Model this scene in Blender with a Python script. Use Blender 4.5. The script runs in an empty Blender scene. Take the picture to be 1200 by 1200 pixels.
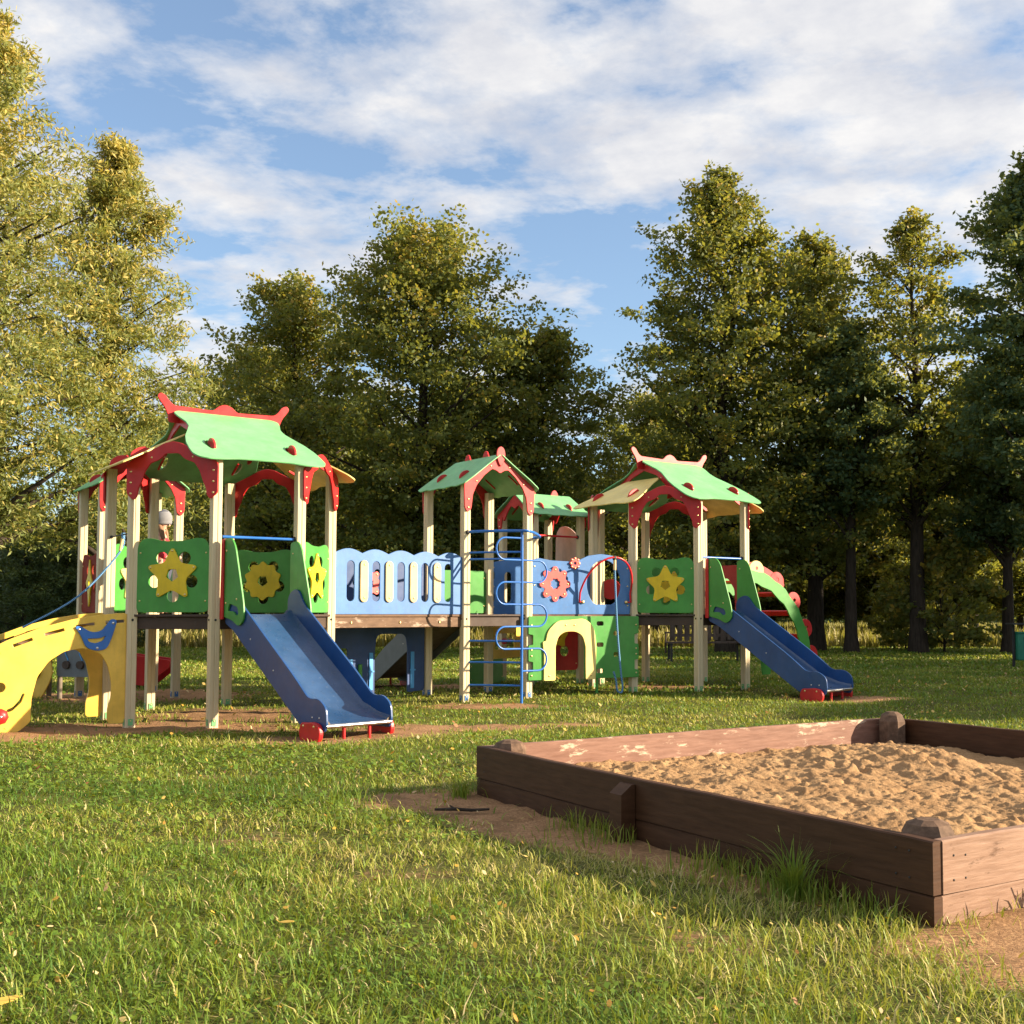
import bpy, bmesh, math, random
import numpy as np
from mathutils import Vector, Matrix, Quaternion
R = math.radians
random.seed(7)
C = bpy.context.scene.collection
scn = bpy.context.scene

# ------------------------------------------------------------------ basics
AZ, EL = R(-1), R(18)                     # direction towards the sun
A0 = R(37.5)                             # main axis of the play complex
U = Vector((math.cos(A0), math.sin(A0), 0)); N = Vector((-math.sin(A0), math.cos(A0), 0)); ZV = Vector((0, 0, 1))

def hgt(x, y):
    """height of the ground"""
    x = np.asarray(x, float); y = np.asarray(y, float)
    h = np.clip((y - 12.6) * .02, 0, .10)
    h = h + .012*np.sin(x*1.3+.4)*np.sin(y*.9+1.0) + .008*np.sin(x*3.1+y*1.7)
    h = h + .05*np.exp(-(((x+1.25)/.6)**2 + ((y-7.3)/.5)**2))*0.6
    return h
def gz(x, y): return float(hgt(x, y))

# ------------------------------------------------------------------ materials
def nt(name):
    m = bpy.data.materials.new(name); m.use_nodes = True
    t = m.node_tree; b = t.nodes['Principled BSDF']
    return m, t, b
def node(t, kind, **kw):
    n = t.nodes.new(kind)
    for k, v in kw.items():
        if k in n.inputs: n.inputs[k].default_value = v
        else: setattr(n, k, v)
    return n
def mixc(t, fac, a, b, blend='MIX'):
    n = t.nodes.new('ShaderNodeMix'); n.data_type = 'RGBA'; n.blend_type = blend
    for sock, v in ((n.inputs[0], fac), (n.inputs[6], a), (n.inputs[7], b)):
        if isinstance(v, bpy.types.NodeSocket): t.links.new(v, sock)
        elif isinstance(v, (int, float)): sock.default_value = v
        else: sock.default_value = (*v, 1) if len(v) == 3 else v
    return n.outputs[2]
def ramp(t, src, stops):
    n = t.nodes.new('ShaderNodeValToRGB'); e = n.color_ramp.elements
    while len(e) < len(stops): e.new(0.5)
    for el, (p, c) in zip(e, stops):
        el.position = p; el.color = (c, c, c, 1) if isinstance(c, (int, float)) else (*c, 1)
    t.links.new(src, n.inputs[0]); return n.outputs[0]
def coords(t, scale=(1, 1, 1)):
    tc = t.nodes.new('ShaderNodeTexCoord'); mp = t.nodes.new('ShaderNodeMapping')
    mp.inputs['Scale'].default_value = scale
    t.links.new(tc.outputs['Object'], mp.inputs['Vector']); return mp.outputs[0]
def noise(t, vec, scale, detail=4, rough=.6):
    n = node(t, 'ShaderNodeTexNoise', Scale=scale, Detail=detail, Roughness=rough)
    t.links.new(vec, n.inputs['Vector']); return n.outputs[0]
def bump(t, b, src, strength=.3, dist=.01):
    n = node(t, 'ShaderNodeBump', Strength=strength, Distance=dist)
    t.links.new(src, n.inputs['Height']); t.links.new(n.outputs[0], b.inputs['Normal'])

def paint(name, col, rough=.42, wear=.25, dirt=(.16, .12, .08), spec=.4):
    m, t, b = nt(name); v = coords(t)
    big = ramp(t, noise(t, v, 3.2, 6, .65), [(.35, 0.0), (.75, 1.0)])
    c = mixc(t, big, tuple(x*.84 for x in col), tuple(min(1, x*1.15+.012) for x in col))
    st = ramp(t, noise(t, coords(t, (9, 9, .9)), 2.2, 6, .65), [(.48, 0.0), (.75, .38)])
    c = mixc(t, st, c, tuple(x*.55+.03 for x in col))
    sp = ramp(t, noise(t, v, 34, 5, .75), [(.60, 0.0), (.70, 1.0)])
    sc = node(t, 'ShaderNodeMath', operation='MULTIPLY'); t.links.new(sp, sc.inputs[0]); sc.inputs[1].default_value = wear
    c = mixc(t, sc.outputs[0], c, dirt)
    t.links.new(c, b.inputs['Base Color'])
    rr = node(t, 'ShaderNodeMapRange'); t.links.new(noise(t, v, 11, 4), rr.inputs[0])
    rr.inputs[3].default_value = rough-.1; rr.inputs[4].default_value = rough+.2
    t.links.new(rr.outputs[0], b.inputs['Roughness']); b.inputs['Specular IOR Level'].default_value = spec
    bump(t, b, noise(t, v, 60, 3), .12, .002)
    return m
def wood(name, a, b_, stretch=(14, 14, .7), rough=.6, spot=None, crack=.35):
    m, t, b = nt(name); v = coords(t, stretch)
    n1 = noise(t, v, 2.5, 7, .6)
    c = mixc(t, ramp(t, n1, [(.3, 0.0), (.7, 1.0)]), a, b_)
    if spot:
        v2 = coords(t, (1.2, 1.2, 4))
        s = ramp(t, noise(t, v2, 3.0, 8, .72), [(.56, 0.0), (.62, 1.0)])
        c = mixc(t, s, c, spot)
    t.links.new(c, b.inputs['Base Color']); b.inputs['Roughness'].default_value = rough
    b.inputs['Specular IOR Level'].default_value = .2
    bump(t, b, n1, crack, .004)
    return m
M = {}
M['green'] = paint('green_paint', (.055, .27, .04), .38, .4)
M['mint'] = paint('roof_green_paint', (.165, .44, .185), .45, .35, (.12, .2, .1))
M['blue'] = paint('blue_paint', (.050, .165, .42), .42, .4)
M['dblue'] = paint('dark_blue_plastic', (.005, .052, .19), .33, .25, (.1, .14, .25), .5)
M['chute'] = paint('worn_chute', (.018, .062, .16), .25, .5, (.16, .2, .3), .6)
M['navy'] = paint('navy_board', (.02, .06, .19), .5)
M['lblue'] = paint('light_blue_trim', (.08, .35, .75), .5)
M['yellow'] = paint('yellow_paint', (.80, .50, .07), .4, .2)
M['pyellow'] = paint('pale_yellow_paint', (.78, .60, .20), .45, .25)
M['mustard'] = paint('mustard_star_paint', (.70, .50, .01), .4)
M['cream'] = paint('cream_picket_paint', (.76, .53, .24), .5, .2)
M['red'] = paint('red_paint', (.50, .012, .014), .35)
M['brick'] = paint('dull_red_paint', (.22, .028, .014), .75, .3, spec=.15)
M['pink'] = paint('faded_red_paint', (.75, .10, .09), .45)
M['dkbrown'] = paint('brown_deck', (.055, .032, .022), .6)
M['grey'] = paint('grey_board', (.16, .18, .2), .5)
M['post'] = wood('cream_post', (.53, .43, .27), (.68, .57, .38), (10, 10, .6), .5, None, .2)
M['deckwood'] = wood('brown_beam', (.10, .055, .032), (.17, .10, .06), (3, 3, 9), .6, (.35, .26, .2))
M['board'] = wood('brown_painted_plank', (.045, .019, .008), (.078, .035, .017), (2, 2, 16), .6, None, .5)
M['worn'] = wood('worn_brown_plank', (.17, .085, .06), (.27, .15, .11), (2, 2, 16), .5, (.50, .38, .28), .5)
M['litworn'] = wood('sunlit_worn_plank', (.20, .115, .078), (.31, .195, .14), (2, 2, 22), .5, (.13, .07, .045), .6)  # lighter copy of the brown plank: sun glare put into the worn colour
M['endgrain'] = wood('weathered_block', (.07, .042, .028), (.17, .105, .07), (9, 9, 9), .8, None, .8)
M['bench'] = wood('old_bench_wood', (.05, .035, .03), (.11, .085, .07), (6, 6, 2), .7)
M['oldgrey'] = wood('grey_ply_underside', (.13, .10, .075), (.22, .18, .14), (4, 4, 4), .7)
def metal(name, col, rough):
    m, t, b = nt(name); v = coords(t)
    b.inputs['Metallic'].default_value = 1
    t.links.new(mixc(t, noise(t, v, 20), col, tuple(x*.8 for x in col)), b.inputs['Base Color'])
    b.inputs['Roughness'].default_value = rough; return m
M['steel'] = metal('steel', (.62, .62, .62), .3)
M['brass'] = metal('bolt_metal', (.75, .6, .28), .4)
M['tube'] = paint('blue_tube_paint', (.02, .14, .50), .28, .12)
M['redtube'] = paint('red_tube_paint', (.60, .01, .02), .28, .1)
M['black'] = paint('black_rubber', (.02, .02, .02), .6)
M['bin'] = paint('bin_green_paint', (.01, .16, .10), .5)
def rope_mat():
    m, t, b = nt('blue_rope'); v = coords(t, (1, 1, 1))
    w = node(t, 'ShaderNodeTexWave', Scale=22, Distortion=1.5); w.bands_direction = 'DIAGONAL'
    t.links.new(v, w.inputs[0])
    t.links.new(mixc(t, ramp(t, w.outputs[0], [(.4, 0.0), (.6, 1.0)]), (.02, .10, .28), (.15, .32, .5)), b.inputs['Base Color'])
    b.inputs['Roughness'].default_value = .8; return m
M['rope'] = rope_mat()
def flat(name, col, rough=.7, sc=30):
    m, t, b = nt(name); v = coords(t)
    t.links.new(mixc(t, noise(t, v, sc), tuple(x*.8 for x in col), tuple(min(1, x*1.15) for x in col)), b.inputs['Base Color'])
    b.inputs['Roughness'].default_value = rough; return m
M['skin'] = flat('skin', (.62, .36, .26), .5)
M['hat'] = flat('grey_knit', (.20, .20, .215), .95, 40)
M['jacket'] = flat('red_jacket', (.55, .02, .04), .7)
M['pants'] = flat('dark_trousers', (.04, .045, .08), .8)
M['hair'] = flat('brown_hair', (.2, .1, .045), .6)

def leafmat(name, stops, trans=.35, rough=.55):
    m, t, b = nt(name)
    at = t.nodes.new('ShaderNodeAttribute'); at.attribute_name = 'tint'
    col = ramp(t, at.outputs['Fac'], stops)
    t.links.new(col, b.inputs['Base Color']); b.inputs['Roughness'].default_value = rough
    b.inputs['Specular IOR Level'].default_value = .3
    tr = t.nodes.new('ShaderNodeBsdfTranslucent'); t.links.new(mixc(t, .5, col, (.45, .42, .03), 'MIX'), tr.inputs[0])
    mx = t.nodes.new('ShaderNodeMixShader'); mx.inputs[0].default_value = trans
    out = t.nodes['Material Output']
    t.links.new(b.outputs[0], mx.inputs[1]); t.links.new(tr.outputs[0], mx.inputs[2]); t.links.new(mx.outputs[0], out.inputs[0])
    return m
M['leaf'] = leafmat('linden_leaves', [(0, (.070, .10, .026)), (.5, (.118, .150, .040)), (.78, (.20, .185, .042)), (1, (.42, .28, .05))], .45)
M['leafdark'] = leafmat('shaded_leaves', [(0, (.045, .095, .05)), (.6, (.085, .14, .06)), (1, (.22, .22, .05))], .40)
M['willow'] = leafmat('willow_leaves', [(0, (.10, .15, .045)), (.5, (.19, .23, .07)), (.8, (.34, .32, .10)), (1, (.56, .42, .11))], .42)
M['spruce'] = leafmat('spruce_needles', [(0, (.02, .045, .02)), (.6, (.05, .09, .03)), (1, (.11, .14, .05))], .15)
M['grass'] = leafmat('grass_blades', [(0, (.055, .135, .015)), (.45, (.165, .245, .028)), (.72, (.33, .33, .06)), (.88, (.50, .42, .15)), (1, (.64, .52, .29))], .32)
M['litter'] = leafmat('fallen_leaf', [(0, (.25, .13, .03)), (.5, (.55, .34, .05)), (.8, (.60, .50, .28)), (1, (.3, .08, .03))], .15)
M['bark'] = wood('bark', (.018, .013, .010), (.055, .042, .032), (8, 8, 1.2), .9, None, 1.0)
M['fieldgrass'] = leafmat('tall_dry_grass', [(0, (.10, .12, .02)), (.5, (.24, .21, .06)), (1, (.40, .33, .13))], .3)

def ground_mat():
    m, t, b = nt('lawn_and_soil'); v = coords(t)
    at = t.nodes.new('ShaderNodeAttribute'); at.attribute_name = 'soil'
    n1 = noise(t, v, 6, 8, .7); n2 = noise(t, v, .8, 5, .6); n3 = noise(t, v, 60, 5, .7)
    g = mixc(t, ramp(t, n3, [(.3, 0.0), (.7, 1.0)]), (.035, .042, .012), (.12, .115, .035))
    g = mixc(t, ramp(t, n2, [(.4, 0.0), (.6, 1.0)]), g, (.11, .12, .025))
    s = mixc(t, ramp(t, n1, [(.3, 0.0), (.7, 1.0)]), (.36, .20, .10), (.52, .32, .17))
    s = mixc(t, ramp(t, n3, [(.35, 0.0), (.6, 1.0)]), s, tuple((.24, .135, .07)))
    s = mixc(t, ramp(t, noise(t, v, 2.2, 7, .75), [(.48, 0.0), (.62, .7)]), s, (.15, .09, .045))
    ad = node(t, 'ShaderNodeMath', operation='ADD'); t.links.new(at.outputs['Fac'], ad.inputs[0])
    sb = node(t, 'ShaderNodeMath', operation='MULTIPLY_ADD'); t.links.new(n1, sb.inputs[0]); sb.inputs[1].default_value = .9; sb.inputs[2].default_value = -.45
    t.links.new(sb.outputs[0], ad.inputs[1])
    f = ramp(t, ad.outputs[0], [(.42, 0.0), (.6, 1.0)])
    t.links.new(mixc(t, f, g, s), b.inputs['Base Color']); b.inputs['Roughness'].default_value = .95
    b.inputs['Specular IOR Level'].default_value = .1
    bump(t, b, mixc(t, .35, n1, n3), .9, .03); return m
M['ground'] = ground_mat()
def sand_mat():
    m, t, b = nt('damp_sand'); v = coords(t)
    n1 = noise(t, v, 3, 8, .7); n3 = noise(t, v, 90, 4, .7)
    c = mixc(t, ramp(t, n1, [(.35, 0.0), (.65, 1.0)]), (.30, .175, .085), (.42, .262, .135))
    c = mixc(t, ramp(t, n3, [(.3, 0.6), (.6, 0.0)]), c, (.22, .13, .06))
    t.links.new(c, b.inputs['Base Color']); b.inputs['Roughness'].default_value = .95
    b.inputs['Specular IOR Level'].default_value = .1
    bump(t, b, n3, .8, .010); return m
M['sand'] = sand_mat()

# ------------------------------------------------------------------ mesh helpers
def npmesh(name, verts, faces_flat, counts, tint=None, smooth=False):
    me = bpy.data.meshes.new(name)
    me.vertices.add(len(verts)); me.vertices.foreach_set('co', np.asarray(verts, np.float32).ravel())
    me.loops.add(len(faces_flat)); me.loops.foreach_set('vertex_index', np.asarray(faces_flat, np.int32))
    counts = np.asarray(counts, np.int32); me.polygons.add(len(counts))
    st = np.zeros(len(counts), np.int32); st[1:] = np.cumsum(counts)[:-1]
    me.polygons.foreach_set('loop_start', st); me.polygons.foreach_set('loop_total', counts)
    me.update(calc_edges=True)
    if tint is not None:
        a = me.attributes.new('tint', 'FLOAT', 'FACE'); a.data.foreach_set('value', np.asarray(tint, np.float32))
    me.polygons.foreach_set('use_smooth', np.full(len(counts), smooth))
    return me
def tag(o, label=None, cat=None, group=None, kind=None):
    if label: o['label'] = label
    if cat: o['category'] = cat
    if group: o['group'] = group
    if kind: o['kind'] = kind
    return o
def thing(name, label, cat, loc=(0, 0, 0), group=None):
    o = bpy.data.objects.new(name, None); C.objects.link(o); o.location = loc
    o.empty_display_size = .2
    return tag(o, label, cat, group)
def wloc(o):
    v = Vector((0, 0, 0))
    while o: v += o.location; o = o.parent
    return v
class MB:
    def __init__(s): s.v = []; s.f = []; s.mi = []; s.sm = []
    def add(s, vs, fs, mi=0, sm=False):
        k = len(s.v); s.v += [Vector(p) for p in vs]; s.f += [[i+k for i in f] for f in fs]
        s.mi += [mi]*len(fs); s.sm += [sm]*len(fs); return s
    def box(s, c, size, X=Vector((1, 0, 0)), Y=None, mi=0, b=.004):
        X = Vector(X).normalized(); Zd = ZV if Y is None else X.cross(Vector(Y)).normalized()
        Yd = Zd.cross(X).normalized() if Y is None else Vector(Y).normalized()
        bm = bmesh.new(); bmesh.ops.create_cube(bm, size=1)
        for v in bm.verts: v.co = Vector((v.co.x*size[0], v.co.y*size[1], v.co.z*size[2]))
        if b: bmesh.ops.bevel(bm, geom=bm.edges[:], offset=min(b, min(size)*.3), segments=1, affect='EDGES')
        vs = [Vector(c)+X*v.co.x+Yd*v.co.y+Zd*v.co.z for v in bm.verts]; bm.verts.index_update()
        fs = [[v.index for v in f.verts] for f in bm.faces]; bm.free(); return s.add(vs, fs, mi)
    def tube(s, pts, r, n=8, mi=0, caps=True, r2=None):
        pts = [Vector(p) for p in pts]; m = len(pts); rs = [r]*m if not isinstance(r, (list, tuple)) else list(r)
        if r2 is not None: rs = [r+(r2-r)*i/(m-1) for i in range(m)]
        ref = None; vs = []
        for i, p in enumerate(pts):
            d = (pts[min(i+1, m-1)]-pts[max(i-1, 0)]).normalized()
            if ref is None:
                ref = d.cross(Vector((0, 0, 1)) if abs(d.z) < .9 else Vector((1, 0, 0))).normalized()
            ref = (ref-d*ref.dot(d)).normalized(); q = d.cross(ref)
            for k in range(n):
                a = 2*math.pi*k/n; vs.append(p+(ref*math.cos(a)+q*math.sin(a))*rs[i])
        fs = [[i*n+k, i*n+(k+1) % n, (i+1)*n+(k+1) % n, (i+1)*n+k] for i in range(m-1) for k in range(n)]
        s.add(vs, fs, mi, True)
        if caps: s.add(vs[:n], [list(range(n))[::-1]], mi); s.add(vs[-n:], [list(range(n))], mi)
        return s
    def dome(s, c, r, nrm, mi=0):
        nrm = Vector(nrm).normalized(); a = nrm.orthogonal().normalized(); b = nrm.cross(a); c = Vector(c); n = 8
        vs = []
        for (rr, h) in ((1, 0), (.85, .35), (.45, .6)):
            for k in range(n):
                t = 2*math.pi*k/n; vs.append(c+(a*math.cos(t)+b*math.sin(t))*r*rr+nrm*r*h)
        fs = [[i*n+k, i*n+(k+1) % n, (i+1)*n+(k+1) % n, (i+1)*n+k] for i in range(2) for k in range(n)]+[[2*n+k for k in range(n)]]
        return s.add(vs, fs, mi, True)
    def plate(s, outs, th, O, X, Y, mi=0, bev=.004):
        """flat board with any outline and holes; 2D x,y -> O + X*x + Y*y, th thick along X x Y, centred"""
        cu = bpy.data.curves.new('t', 'CURVE'); cu.dimensions = '2D'; cu.fill_mode = 'BOTH'
        cu.extrude = max(th/2-bev, .0005); cu.bevel_depth = bev; cu.bevel_resolution = 1
        for o in outs:
            sp = cu.splines.new('POLY'); sp.points.add(len(o)-1)
            for p, q in zip(sp.points, o): p.co = (q[0], q[1], 0, 1)
            sp.use_cyclic_u = True
        ob = bpy.data.objects.new('t', cu); C.objects.link(ob)
        dg = bpy.context.evaluated_depsgraph_get(); dg.update()
        me = bpy.data.meshes.new_from_object(ob.evaluated_get(dg))
        X = Vector(X).normalized(); Y = Vector(Y).normalized(); Nn = X.cross(Y); O = Vector(O)
        vs = [O+X*v.co.x+Y*v.co.y+Nn*v.co.z for v in me.vertices]
        fs = [list(p.vertices) for p in me.polygons]
        s.add(vs, fs, mi)
        bpy.data.objects.remove(ob); bpy.data.curves.remove(cu); bpy.data.meshes.remove(me); return s
    def build(s, name, mats, parent=None, label=None):
        off = wloc(parent) if parent else Vector((0, 0, 0))
        me = bpy.data.meshes.new(name); me.from_pydata([v-off for v in s.v], [], s.f)
        for m in (mats if isinstance(mats, (list, tuple)) else [mats]): me.materials.append(M[m] if isinstance(m, str) else m)
        me.polygons.foreach_set('material_index', s.mi); me.polygons.foreach_set('use_smooth', s.sm); me.update()
        o = bpy.data.objects.new(name, me); C.objects.link(o)
        if parent: o.parent = parent
        if label: o['label'] = label
        return o

def fillet(pts, r, n=5):
    out = []; m = len(pts)
    for i in range(m):
        p = Vector(pts[i][:2]); rr = pts[i][2] if len(pts[i]) > 2 else r
        a = Vector(pts[i-1][:2])-p; b = Vector(pts[(i+1) % m][:2])-p
        rr = min(rr, a.length*.48, b.length*.48)
        if rr < 1e-4: out.append(tuple(p)); continue
        a = p+a.normalized()*rr; b = p+b.normalized()*rr
        for k in range(n+1):
            t = k/n; q = a*(1-t)**2+p*2*t*(1-t)+b*t*t; out.append((q.x, q.y))
    return out
def smooth(pts, n=4, closed=True):
    out = []; m = len(pts)
    for i in range(m if closed else m-1):
        g = lambda j: Vector(pts[j % m]) if closed else Vector(pts[min(max(j, 0), m-1)])
        p0, p1, p2, p3 = g(i-1), g(i), g(i+1), g(i+2)
        for k in range(n):
            t = k/n
            q = .5*((2*p1)+(p2-p0)*t+(2*p0-5*p1+4*p2-p3)*t*t+(3*p1-p0-3*p2+p3)*t**3); out.append(tuple(q))
    if not closed: out.append(tuple(pts[-1]))
    return out
def circ(cx, cy, r, n=16, ry=None):
    return [(cx+r*math.cos(2*math.pi*k/n), cy+(ry or r)*math.sin(2*math.pi*k/n)) for k in range(n)]
def slot(cx, y0, y1, r, n=6):
    a = [(cx+r*math.cos(t), y1-r+r*math.sin(t)) for t in [math.pi*k/n for k in range(n+1)]]
    b = [(cx+r*math.cos(t), y0+r+r*math.sin(t)) for t in [math.pi+math.pi*k/n for k in range(n+1)]]
    return a+b

# ------------------------------------------------------------------ ground
SB_N = Vector((1.319, 4.60, 0)); E1 = Vector((math.cos(R(33)), math.sin(R(33)), 0)); E2 = Vector((-math.sin(R(33)), math.cos(R(33)), 0))
SBA, SBB = 3.86, 3.95
patches = [  # x, y, rx, ry, angle, strength
    (-4.6, 12.35, 1.5, .55, 0, 1.0), (-5.6, 11.9, 1.1, .55, 15, 1.1), (-6.3, 11.2, 1.2, .5, 0, 1.0), (-2.35, 11.45, 1.0, .45, 30, 1.1), (-4.4, 13.6, 1.1, .9, 0, .8),
    (-1.6, 12.3, 1.0, .4, 5, 1.0), (-.3, 12.6, .7, .35, 0, .6), (-1.3, 14.75, .9, .35, 0, .9), (3.3, 15.75, .8, .35, 0, 1.1), (1.0, 17.8, .9, .7, 0, .7),
    (-6.4, 16.2, 1.6, 1.0, 0, .9), (-2.6, 17.8, 1.2, .6, 0, .8), (-.45, 6.95, 1.2, .40, 123, 1.1), (.35, 5.95, 1.1, .28, 123, .95), (-1.0, 7.55, .55, .5, 0, .9),
    (1.95, 4.35, .7, .38, 33, 1.2), (1.5, 4.25, .3, .2, 0, .8), (-5.3, 9.6, .8, .3, 0, .45), (-3.0, 8.6, .7, .3, 0, .4), (2.3, 5.0, 1.4, .25, 33, 1.0), (3.6, 11.6, .8, .3, 0, .3),
    (-.9, 5.4, .55, .35, 0, .42), (.4, 4.3, .45, .28, 0, .45), (-1.9, 6.3, .6, .35, 0, .42)]
def soil(x, y):
    x = np.asarray(x, float); y = np.asarray(y, float); s = np.zeros_like(x)
    for (cx, cy, rx, ry, a, st) in patches:
        c, q = math.cos(R(a)), math.sin(R(a)); dx, dy = x-cx, y-cy
        p = (dx*c+dy*q)/rx; w = (-dx*q+dy*c)/ry
        s = np.maximum(s, st*np.exp(-(p*p+w*w)*.7)*1.15)
    return s
def ground():
    xs = np.concatenate([np.array([-900, -400, -200, -120, -80, -60, -45, -35, -28, -22, -18]), np.arange(-15, 15.01, .16), np.array([18, 22, 28, 35, 45, 60, 80, 120, 200, 400, 900])])
    ys = np.concatenate([np.array([-900, -300, -100, -40, -15, -5, -2, 0, 1]), np.arange(2, 24, .12), np.arange(24, 40, .8), np.array([42, 46, 52, 60, 70, 90, 120, 160, 240, 400, 900])])
    X, Y = np.meshgrid(xs, ys); Zg = hgt(X, Y)
    rg = np.random.default_rng(3); so = soil(X, Y)
    Zg = Zg+np.where((abs(X) < 15) & (Y < 24) & (Y > 2), rg.normal(0, .006, X.shape)*(0.5+so), 0)-so*.012
    nx, ny = len(xs), len(ys); v = np.stack([X.ravel(), Y.ravel(), Zg.ravel()], 1)
    i = np.arange(nx*ny).reshape(ny, nx)
    f = np.stack([i[:-1, :-1], i[:-1, 1:], i[1:, 1:], i[1:, :-1]], -1).reshape(-1, 4)
    me = npmesh('ground', v, f.ravel(), np.full(len(f), 4), smooth=True)
    a = me.attributes.new('soil', 'FLOAT', 'POINT'); a.data.foreach_set('value', so.ravel().astype(np.float32))
    me.materials.append(M['ground']); o = bpy.data.objects.new('ground', me); C.objects.link(o); o['kind'] = 'structure'
ground()

def in_sandbox(x, y, m=0.0):
    dx = x-SB_N.x; dy = y-SB_N.y; a = dx*E1.x+dy*E1.y; b = dx*E2.x+dy*E2.y
    return (a > -m) & (a < SBB+m) & (b > -m) & (b < SBA+m)

def blades(rg, x, y, L, W, lean, tint, z=None):
    n = len(x); z = hgt(x, y)-.01 if z is None else z
    a = rg.uniform(0, 2*np.pi, n); b = a+np.pi/2+rg.normal(0, .5, n)
    l = L*lean; d = np.stack([np.cos(a), np.sin(a)], 1)*l[:, None]; w = np.stack([np.cos(b), np.sin(b)], 1)*(W/2)[:, None]
    P = np.stack([x, y], 1)
    up = L*np.sqrt(np.clip(1-lean**2, .03, 1))
    def pt(fr, wf, zf): return np.concatenate([P+d*fr+w*wf, (z+up*zf)[:, None]], 1)
    V = np.stack([pt(0, -1, 0), pt(0, 1, 0), pt(.38, .8, .68), pt(.38, -.8, .68), pt(1, 0, (1-.5*lean**2)[:, None] if False else 1)], 1).reshape(-1, 3)
    k = np.arange(n)[:, None]*5
    F = (np.concatenate([k, k+1, k+2, k+3, k+3, k+2, k+4], 1)).ravel()
    return V, F, np.tile([4, 3], n), np.repeat(tint, 2)
def vn(x, y, s, seed):
    """cheap smooth value noise"""
    rg = np.random.default_rng(seed); T = rg.random((64, 64)); u = x*s; v = y*s
    i = np.floor(u).astype(int); j = np.floor(v).astype(int); fu = u-i; fv = v-j
    fu = fu*fu*(3-2*fu); fv = fv*fv*(3-2*fv); g = lambda a, b: T[a % 64, b % 64]
    return (g(i, j)*(1-fu)+g(i+1, j)*fu)*(1-fv)+(g(i, j+1)*(1-fu)+g(i+1, j+1)*fu)*fv
def lawn():
    rg = np.random.default_rng(11); VS = []; FS = []; CS = []; TS = []; off = 0
    #      y0  y1   dens  len          width
    for (y0, y1, dens, l0, l1, w0) in ((2.6, 4.2, 6800, .032, .115, .0050), (4.2, 6, 6000, .03, .10, .0055), (6, 8.5, 3800, .03, .09, .007), (8.5, 12, 2500, .03, .07, .009), (12, 16, 1400, .028, .065, .013), (16, 23, 800, .03, .07, .022), (23, 38, 260, .04, .09, .04)):
        xa = -.52*y1-1.6; xb = .375*y1+1.6; n = int((xb-xa)*(y1-y0)*dens)
        x = rg.uniform(xa, xb, n); y = rg.uniform(y0, y1, n)
        keep = (x > -.52*y-1.6) & (x < .375*y+1.6) & ~in_sandbox(x, y, .02)
        s = soil(x, y)+.35*(vn(x, y, 3.0, 5)-.5)
        cl = vn(x, y, 9, 8)
        keep &= rg.random(n) > np.clip((s-.12)*1.45, 0, .985)
        keep &= rg.random(n) < .22+.95*cl
        x = x[keep]; y = y[keep]; n = len(x)
        pat = vn(x, y, .9, 21)*.6+vn(x, y, 3.3, 22)*.4
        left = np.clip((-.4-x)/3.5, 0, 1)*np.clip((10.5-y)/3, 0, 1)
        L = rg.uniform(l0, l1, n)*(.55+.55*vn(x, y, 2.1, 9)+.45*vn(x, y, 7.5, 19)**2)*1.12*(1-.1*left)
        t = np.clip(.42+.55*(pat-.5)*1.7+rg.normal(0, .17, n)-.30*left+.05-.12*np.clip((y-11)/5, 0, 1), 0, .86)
        dry = rg.random(n) < (.05+.30*pat**1.3*(1-.65*left)*np.clip((16-y)/6, .2, 1)); t = np.where(dry, rg.uniform(.86, 1, n), t)
        lean = np.clip(rg.normal(.76, .22, n), .05, .988); lean = np.where(dry, np.clip(lean+.2, 0, .99), lean)
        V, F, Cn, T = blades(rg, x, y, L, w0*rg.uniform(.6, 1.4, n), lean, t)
        VS.append(V); FS.append(F+off); CS.append(Cn); TS.append(T); off += len(V)
    # longer stalks along the boards of the sandbox and round the posts
    n = 1700; tt = rg.uniform(-.3, SBA+.2, n); o = -rg.gamma(1.6, .09, n)-.02
    x = SB_N.x+E2.x*tt+E1.x*o; y = SB_N.y+E2.y*tt+E1.y*o
    k = (vn(x, y, 2.2, 77) > .45) & (tt < 2.6); x = x[k]; y = y[k]; n = len(x)
    V, F, Cn, T = blades(rg, x, y, rg.uniform(.05, .15, n), rg.uniform(.004, .007, n), np.clip(rg.normal(.4, .2, n), .05, .9), np.clip(rg.normal(.45, .2, n), 0, 1))
    VS.append(V); FS.append(F+off); CS.append(Cn); TS.append(T); off += len(V)
    me = npmesh('lawn_grass', np.concatenate(VS), np.concatenate(FS), np.concatenate(CS), np.concatenate(TS))
    me.materials.append(M['grass']); ob = bpy.data.objects.new('lawn_grass', me); C.objects.link(ob)
    tag(ob, 'short green and straw coloured grass covering the lawn', 'grass', kind='stuff')
    # clover-like rosettes
    rg = np.random.default_rng(12); n = 26000
    y = rg.uniform(2.8, 12.5, n); x = rg.uniform(-.52, .25, n)*y-.3
    w = vn(x, y, 1.1, 31); left = np.clip((1.0-x)/3.5, 0, 1); k = (w+.35*left > .68) & ~in_sandbox(x, y, .05) & (soil(x, y) < .3)
    x = x[k]; y = y[k]; n = len(x); r = rg.uniform(.008, .018, n)*np.clip(y/6, .8, 1.6)
    th = rg.uniform(0, 6.28, n); z = hgt(x, y)+rg.uniform(.01, .045, n)
    A = np.stack([np.cos(th), np.sin(th), rg.normal(0, .35, n)], 1)*r[:, None]; B = np.stack([-np.sin(th), np.cos(th), rg.normal(0, .35, n)], 1)*r[:, None]*.8
    P = np.stack([x, y, z], 1); V = np.stack([P-A, P-B*.9, P+A, P+B*.9], 1).reshape(-1, 3)
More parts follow.
